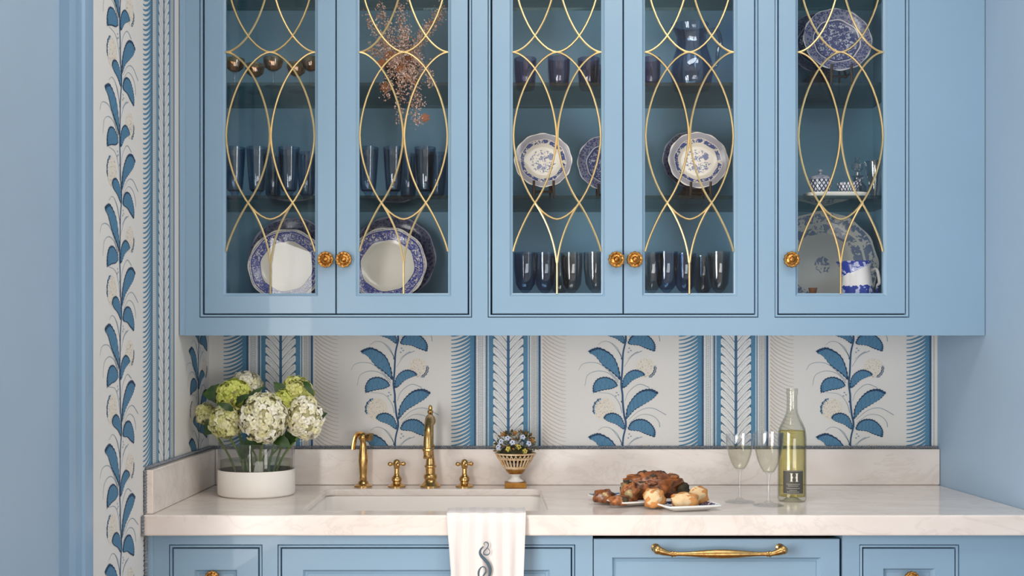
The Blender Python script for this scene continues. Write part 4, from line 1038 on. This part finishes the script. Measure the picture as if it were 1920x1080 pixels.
# glassware: one maker per kind, then copies
def glass_thing(name, label, cat, m, prof, loc, group, seg=24, flutes=0, parts=()):
    t = thing(name, label, cat, loc, group)
    wob = (lambda a, r, h: 1+.02*math.cos(flutes*a)) if flutes else None
    MB().lathe(prof, (0, 0, 0), seg, wob=wob).build('bowl', m, t, local=True)
    for nm, mm, pr in parts: MB().lathe(pr, (0, 0, 0), seg).build(nm, mm, t, local=True)
    return t
def walls(out, th=.0018): return out+[(max(r-th, 0), h) for r, h in out[::-1]][:-1]+[(0, out[0][1]+.004)]
HB = [(0, .026), (.02, .026), (.0225, .03), (.026, .07), (.0305, .14), (.031, .148)]
HF = [(0, 0), (.024, 0), (.0245, .003), (.012, .008), (.009, .013), (.012, .02), (.02, .026), (0, .026)]
def shelf_row(proto_fn, spots, gz):
    first = None; out = []
    for px, d, label in spots:
        loc = ((px-920)/F*d, d, gz)
        if first is None: first = proto_fn(loc, label); out.append(first)
        else: out.append(copy_thing(first, loc, label))
    return out
g = 'tall blue footed tumblers on the middle shelf'
mk = lambda loc, label: glass_thing('footed_tumbler', label, 'glass', M_paleblueglass, walls(HB), loc, g, 24, 12, (('foot', M_blueglass, HF),))
shelf_row(mk, [(440, 3.2, 'blue footed tumbler at the far left of the middle shelf'), (482, 3.2, 'second blue footed tumbler from the left behind the first door'),
               (542, 3.2, 'blue footed tumbler standing right of centre behind the first door'), (575, 3.28, 'blue footed tumbler at the back by the first door knob stile'),
               (690, 3.2, 'blue footed tumbler at the left edge of the second door'), (738, 3.2, 'blue footed tumbler left of centre behind the second door'),
               (797, 3.2, 'blue footed tumbler right of centre behind the second door'), (820, 3.29, 'blue footed tumbler at the back right behind the second door'),
               (512, 3.31, 'blue footed tumbler at the back centre behind the first door'), (765, 3.31, 'blue footed tumbler at the back centre behind the second door')], SA+.0005)
CB = [(0, .045), (.012, .047), (.024, .056), (.028, .07), (.0285, .082)]
CF = [(0, 0), (.024, 0), (.024, .002), (.006, .005), (.0035, .02), (.0035, .038), (.008, .045), (0, .045)]
g = 'amber stemmed glasses on the upper shelf'
mk = lambda loc, label: glass_thing('amber_goblet', label, 'glass', M_amber, walls(CB), loc, g, 20, 8, (('stem', M_clear, CF),))
shelf_row(mk, [(440, 3.18, 'amber goblet at the left edge of the first door'), (478, 3.24, 'second amber goblet from the left behind the first door'), (512, 3.17, 'amber goblet at the centre of the first door'),
               (556, 3.23, 'amber goblet right of centre behind the first door'), (583, 3.17, 'amber goblet beside the right stile of the first door')], SB+.0005)
GB = [(0, .098), (.018, .1), (.027, .115), (.032, .16), (.033, .205)]
GF = [(0, 0), (.034, 0), (.034, .003), (.01, .008), (.0055, .02), (.0055, .07), (.012, .08), (.007, .09), (.018, .1), (0, .1)]
g = 'goblets standing on the cabinet floor'
mk = lambda loc, label: glass_thing('goblet', label, 'glass', M_smoke, walls(GB), loc, g, 24, 14, (('foot', M_smoke, GF),))
shelf_row(mk, [(1072, 3.2, 'smoky goblet right of centre behind the third door'), (1116, 3.18, 'smoky goblet at the right edge of the third door'), (1222, 3.2, 'smoky goblet at the left edge of the fourth door'), (1348, 3.17, 'large smoky goblet at the right of the fourth door'), (1318, 3.30, 'smoky goblet at the back behind the lattice of the fourth door'), (1050, 3.31, 'smoky goblet at the back centre behind the third door')], FL)
mk = lambda loc, label: glass_thing('goblet', label, 'glass', M_blueglass, walls(GB), loc, 'blue goblets standing on the cabinet floor', 24, 14, (('foot', M_blueglass, GF),))
shelf_row(mk, [(985, 3.19, 'deep blue goblet at the left edge of the third door'), (1022, 3.2, 'deep blue goblet left of the lattice post in the third door'), (1250, 3.17, 'short blue goblet left of the lattice post in the fourth door'), (1284, 3.22, 'blue goblet behind the lattice post of the fourth door')], FL)
TB = [(0, 0), (.024, 0), (.027, .004), (.031, .05), (.032, .088)]
mk = lambda loc, label: glass_thing('tumbler', label, 'glass', M_plum, walls(TB, .002), loc, 'plum tumblers on the upper shelf', 24, 16)
shelf_row(mk, [(985, 3.2, 'plum tumbler at the left of the upper shelf behind the third door'), (1048, 3.19, 'plum tumbler at the centre of the upper shelf behind the third door'), (1104, 3.2, 'plum tumbler right of centre on the upper shelf behind the third door'), (1128, 3.29, 'plum tumbler at the back right behind the third door'), (1218, 3.2, 'plum tumbler at the left edge of the fourth door beside the blue pitcher')], SB+.0005)
# blue glass pitcher
def pitcher(name, label, px, d, z, m, prof, hz, hr, group=None, rad=.0055, spout=.012, handle=True, yaw=0):
    x = (px-920)/F*d; t = thing(name, label, 'pitcher', (x, d, z), group, (0, 0, yaw))
    H = prof[-1][1]
    mb = MB().lathe(walls(prof, .0025), (0, 0, 0), 32)
    mb.v = [(a-(spout*max(0, (h-H*.75)/(H*.25))*max(0, -a/max(1e-6, math.hypot(a, b)))**3), b, h) for a, b, h in mb.v]
    mb.build('body', m, t, local=True)
    if handle:
        rr = lambda h: next((p0[0]+(p1[0]-p0[0])*(h-p0[1])/(p1[1]-p0[1]+1e-9) for p0, p1 in zip(prof, prof[1:]) if p0[1] <= h <= p1[1]), prof[-1][0])
        a, b = hz
        MB().tube(spline([(rr(b)-.002, 0, b), (rr(b)+hr*.7, 0, b+.006), (rr(b)+hr, 0, b-.03), (rr(b)+hr*.8, 0, (a+b)/2), (rr(a)+hr*.3, 0, a+.012), (rr(a)-.002, 0, a)], 5), rad, 10).build('handle', m, t, local=True)
    return t
pitcher('glass_pitcher', 'tall blue glass pitcher on the upper shelf behind the fourth door', 1297, 3.2, SB+.0005, M_blueglass, [(0, 0), (.05, 0), (.054, .006), (.06, .04), (.058, .075), (.044, .12), (.040, .15), (.046, .182), (.048, .185)], (.06, .165), .04)
# glass water pitcher and dried flowers behind the second door
pitcher('glass_pitcher', 'clear glass pitcher on the upper shelf behind the second door', 752, 3.27, SB+.0005, M_clear, [(0, 0), (.035, 0), (.042, .01), (.052, .05), (.052, .1), (.04, .135), (.036, .15), (.04, .165)], (.05, .14), .03)
bowl = glass_thing('amber_bowl', 'amber glass bowl of dried flowers on the upper shelf behind the second door', 'bowl', M_amber, walls([(0, 0), (.025, 0), (.03, .004), (.022, .012), (.03, .024), (.048, .045), (.052, .06)], .002), ((752-920)/F*3.165, 3.165, SB+.0005), None, 28, 12)
db = thing('dried_flowers', 'spray of dried brown flowers trailing from the amber bowl behind the second door', 'dried flowers', ((752-920)/F*3.165, 3.165, SB+.008))
rn = random.Random(11); stems = MB(); tuft = MB()
M_dry = ink_mat('dried_petal', .85, 200, .3)
bc = Vector(((752-920)/F*3.165, 3.165, SB+.03))
for k in range(20):
    px = rn.uniform(690, 838); py = rn.choice([rn.uniform(10, 90), rn.uniform(90, 160), rn.uniform(150, 235), rn.uniform(170, 245)])
    e = at(px, py, rn.uniform(3.108, 3.114) if py > 140 else rn.uniform(3.108, 3.17))
    midp = bc.lerp(e, .5)+Vector((0, -.005 if py > 140 else 0, .06 if py > 140 else .015)); midp.y = 3.107 if py > 140 else midp.y
    pp = spline([bc, midp, e], 6)
    for q in pp: q.y = max(q.y, 3.1055)
    stems.tube(pp, .001, 5)
    for j, q in enumerate(pp[3:]):
        for i in range(26):
            d = Vector((rn.gauss(0, 1), rn.gauss(0, .35), rn.gauss(0, 1)))*.008; p = q+d; p.y = max(p.y, 3.104)
            tuft.cur = rn.choice([S(206, 172, 156), S(176, 136, 118), S(222, 198, 186), S(186, 122, 78), S(150, 124, 118), S(214, 180, 166)])
            a = Vector((rn.uniform(-1, 1), rn.uniform(-.3, .3), rn.uniform(-1, 1))).normalized()*rn.uniform(.003, .0075); b = Vector((-a.z, 0, a.x))*.32
            tuft.add([p, p+a*.5+b, p+a, p+a*.5-b], [(0, 1, 2, 3)])
stems.build('stems', mat('dry_stem', S(120, 96, 70), .8, namt=.3), db)
tuft.build('dried_petals', M_dry, db, smooth=False)['kind'] = 'stuff'
for px, py, cc in ((752, 130, S(150, 86, 40)), (716, 120, S(160, 96, 50)), (730, 105, S(150, 92, 56)), (765, 108, S(120, 66, 34)), (745, 112, S(196, 160, 150)), (722, 165, S(150, 92, 56)), (797, 222, S(160, 104, 80))):
    fl = MB(); p = at(px, py, 3.111)
    for j in range(3): petal_ring(fl, p, (0, -1, .2), .016-.004*j, 7, tuple(x*(1+.15*j) for x in cc[:3])+(1,), .5)
    for i in range(len(fl.v)): fl.v[i] = (fl.v[i][0], max(fl.v[i][1], 3.1035), fl.v[i][2])
    fl.build('flower', M_dry, db, smooth=False)
# fifth door: tray with tureen and sauce boat, cruet, fluted vase, cream jug
def diaper_mat():
    m, nt, p = new_mat('blue_lattice_china'); co = objco(nt)
    sep = N(nt, 'ShaderNodeSeparateXYZ', ins={0: co})
    ang = math_(nt, 'MULTIPLY', math_(nt, 'ARCTAN2', sep.outputs[1], sep.outputs[0]), 2.6)
    zz = math_(nt, 'MULTIPLY', sep.outputs[2], 62.0)
    def line(s):
        f = math_(nt, 'FRACT', math_(nt, s, ang, zz)); return math_(nt, 'LESS_THAN', math_(nt, 'ABSOLUTE', math_(nt, 'SUBTRACT', f, .5)), .17)
    L = math_(nt, 'MAXIMUM', line('ADD'), line('SUBTRACT'))
    dot = math_(nt, 'LESS_THAN', math_(nt, 'ADD', math_(nt, 'ABSOLUTE', math_(nt, 'SUBTRACT', math_(nt, 'FRACT', math_(nt, 'ADD', ang, zz)), .5)), -.42), 2.0)
    rim = math_(nt, 'GREATER_THAN', sep.outputs[2], .047)
    nt.links.new(mix(nt, rim, mix(nt, L, S(222, 222, 228), S(48, 54, 84)), S(200, 196, 204)), p.inputs['Base Color']); p.inputs['Roughness'].default_value = .15
    return m
M_diaper = diaper_mat()
tx = (1566-920)/F*3.17
tray = thing('serving_tray', 'long white tray under the patterned tureen and sauce boat behind the fifth door', 'tray', (tx, 3.17, SA+.0005))
mb = MB(); vs = []; fs = []; n = 40
for f, h in ((.9, 0), (.98, .003), (1.0, .0125), (.97, .013), (.9, .006), (0, .006)):
    for k in range(n): t = 2*math.pi*k/n; vs.append((tx+.088*f*math.copysign(abs(math.cos(t))**.55, math.cos(t)), 3.17+.042*f*math.copysign(abs(math.sin(t))**.55, math.sin(t)), SA+.0005+h))
for i in range(5):
    for k in range(n): fs.append((i*n+k, i*n+(k+1) % n, i*n+n+(k+1) % n, i*n+n+k))
fs.append(tuple(range(n))[::-1])
mb.add(vs, fs).build('dish', M_porc, tray, angle=50)
tz = SA+.0072
tt = thing('tureen', 'small lidded tureen with a dark blue lattice pattern on the white tray', 'tureen', ((1538-920)/F*3.17, 3.17, tz))
MB().lathe([(0, 0), (.022, 0), (.024, .004), (.030, .02), (.033, .038), (.033, .043), (0, .043)], (0, 0, 0), 32).build('body', M_diaper, tt, local=True)
MB().lathe([(0, .0435), (.0345, .0435), (.0345, .046), (.03, .052), (.016, .058), (.005, .06), (.004, .064), (.0075, .068), (.006, .073), (0, .075)], (0, 0, 0), 32).build('lid', mat('dark_lid_china', S(96, 100, 128), .2, nscale=90, c2=S(190, 190, 200)), tt, local=True)
sb = thing('sauce_boat', 'low sauce boat with a blue lattice pattern on the white tray', 'sauce boat', ((1591-920)/F*3.17, 3.17, tz))
mb = MB().lathe(walls([(0, 0), (.018, 0), (.02, .003), (.025, .018), (.028, .036)], .002), (0, 0, 0), 36)
mb.v = [(a*1.15+(.012*(h/.036)**2 if a > 0 else 0), b*.75, h*(1+.5*max(0, a/.028))) for a, b, h in mb.v]
mb.build('body', M_diaper, sb, local=True)
cr = glass_thing('cruet', 'crystal stoppered cruet behind the sauce boat in the fifth door', 'cruet', M_cut, walls([(0, 0), (.024, 0), (.027, .005), (.027, .045), (.015, .062), (.011, .072), (.018, .078)], .002), ((1607-920)/F*3.27, 3.27, SA+.0005), None, 24, 10, (('stopper', M_cut, [(0, .075), (.009, .08), (.008, .09), (.018, .1), (.018, .113), (.009, .12), (.007, .126), (.0095, .131), (0, .136)]),))
fv = glass_thing('fluted_vase', 'fluted crystal vase at the right of the middle shelf behind the fifth door', 'vase', M_cut, walls([(0, 0), (.02, 0), (.021, .004), (.012, .012), (.014, .03), (.022, .07), (.029, .11), (.031, .115)], .0022), ((1640-920)/F*3.24, 3.24, SA+.0005), None, 32, 12)
def jug_mat():
    m, nt, p = new_mat('blue_and_white_jug'); co = objco(nt); sep = N(nt, 'ShaderNodeSeparateXYZ', ins={0: co})
    n1 = N(nt, 'ShaderNodeTexNoise', ins={'Vector': co, 'Scale': 70.0, 'Detail': 2}).outputs[0]
    z = math_(nt, 'ADD', sep.outputs[2], math_(nt, 'MULTIPLY', math_(nt, 'SUBTRACT', n1, .5), .02))
    B = mix(nt, ramp(nt, n1, [(0, (0, 0, 0, 1)), (.56, (1, 1, 1, 1))], 'CONSTANT'), S(46, 62, 156), S(190, 196, 226))
    lo = math_(nt, 'LESS_THAN', z, .108); hi = math_(nt, 'GREATER_THAN', math_(nt, 'SUBTRACT', z, math_(nt, 'MULTIPLY', sep.outputs[0], .5)), .158); tip = math_(nt, 'GREATER_THAN', sep.outputs[2], .176)
    c = mix(nt, math_(nt, 'MAXIMUM', lo, hi), S(236, 232, 232), B); c = mix(nt, math_(nt, 'MULTIPLY', tip, 0.0), c, S(240, 240, 240))
    nt.links.new(c, p.inputs['Base Color']); p.inputs['Roughness'].default_value = .14; return m
jg = pitcher('cream_jug', 'blue and white cream jug beside the big pale plate behind the fifth door', 1607, 3.17, FL, jug_mat(), [(0, 0), (.034, 0), (.036, .006), (.046, .05), (.047, .085), (.040, .13), (.036, .158), (.042, .178)], (.07, .150), .026, rad=.0045, spout=.018)
# bud vase on the cabinet floor by the fifth door
glass_thing('bud_vase', 'little amber bud vase in front of the big pale plate behind the fifth door', 'vase', M_amber, walls([(0, 0), (.013, 0), (.016, .02), (.012, .06), (.009, .085), (.013, .104)], .0015), ((1524-920)/F*3.17, 3.17, FL), None, 20)
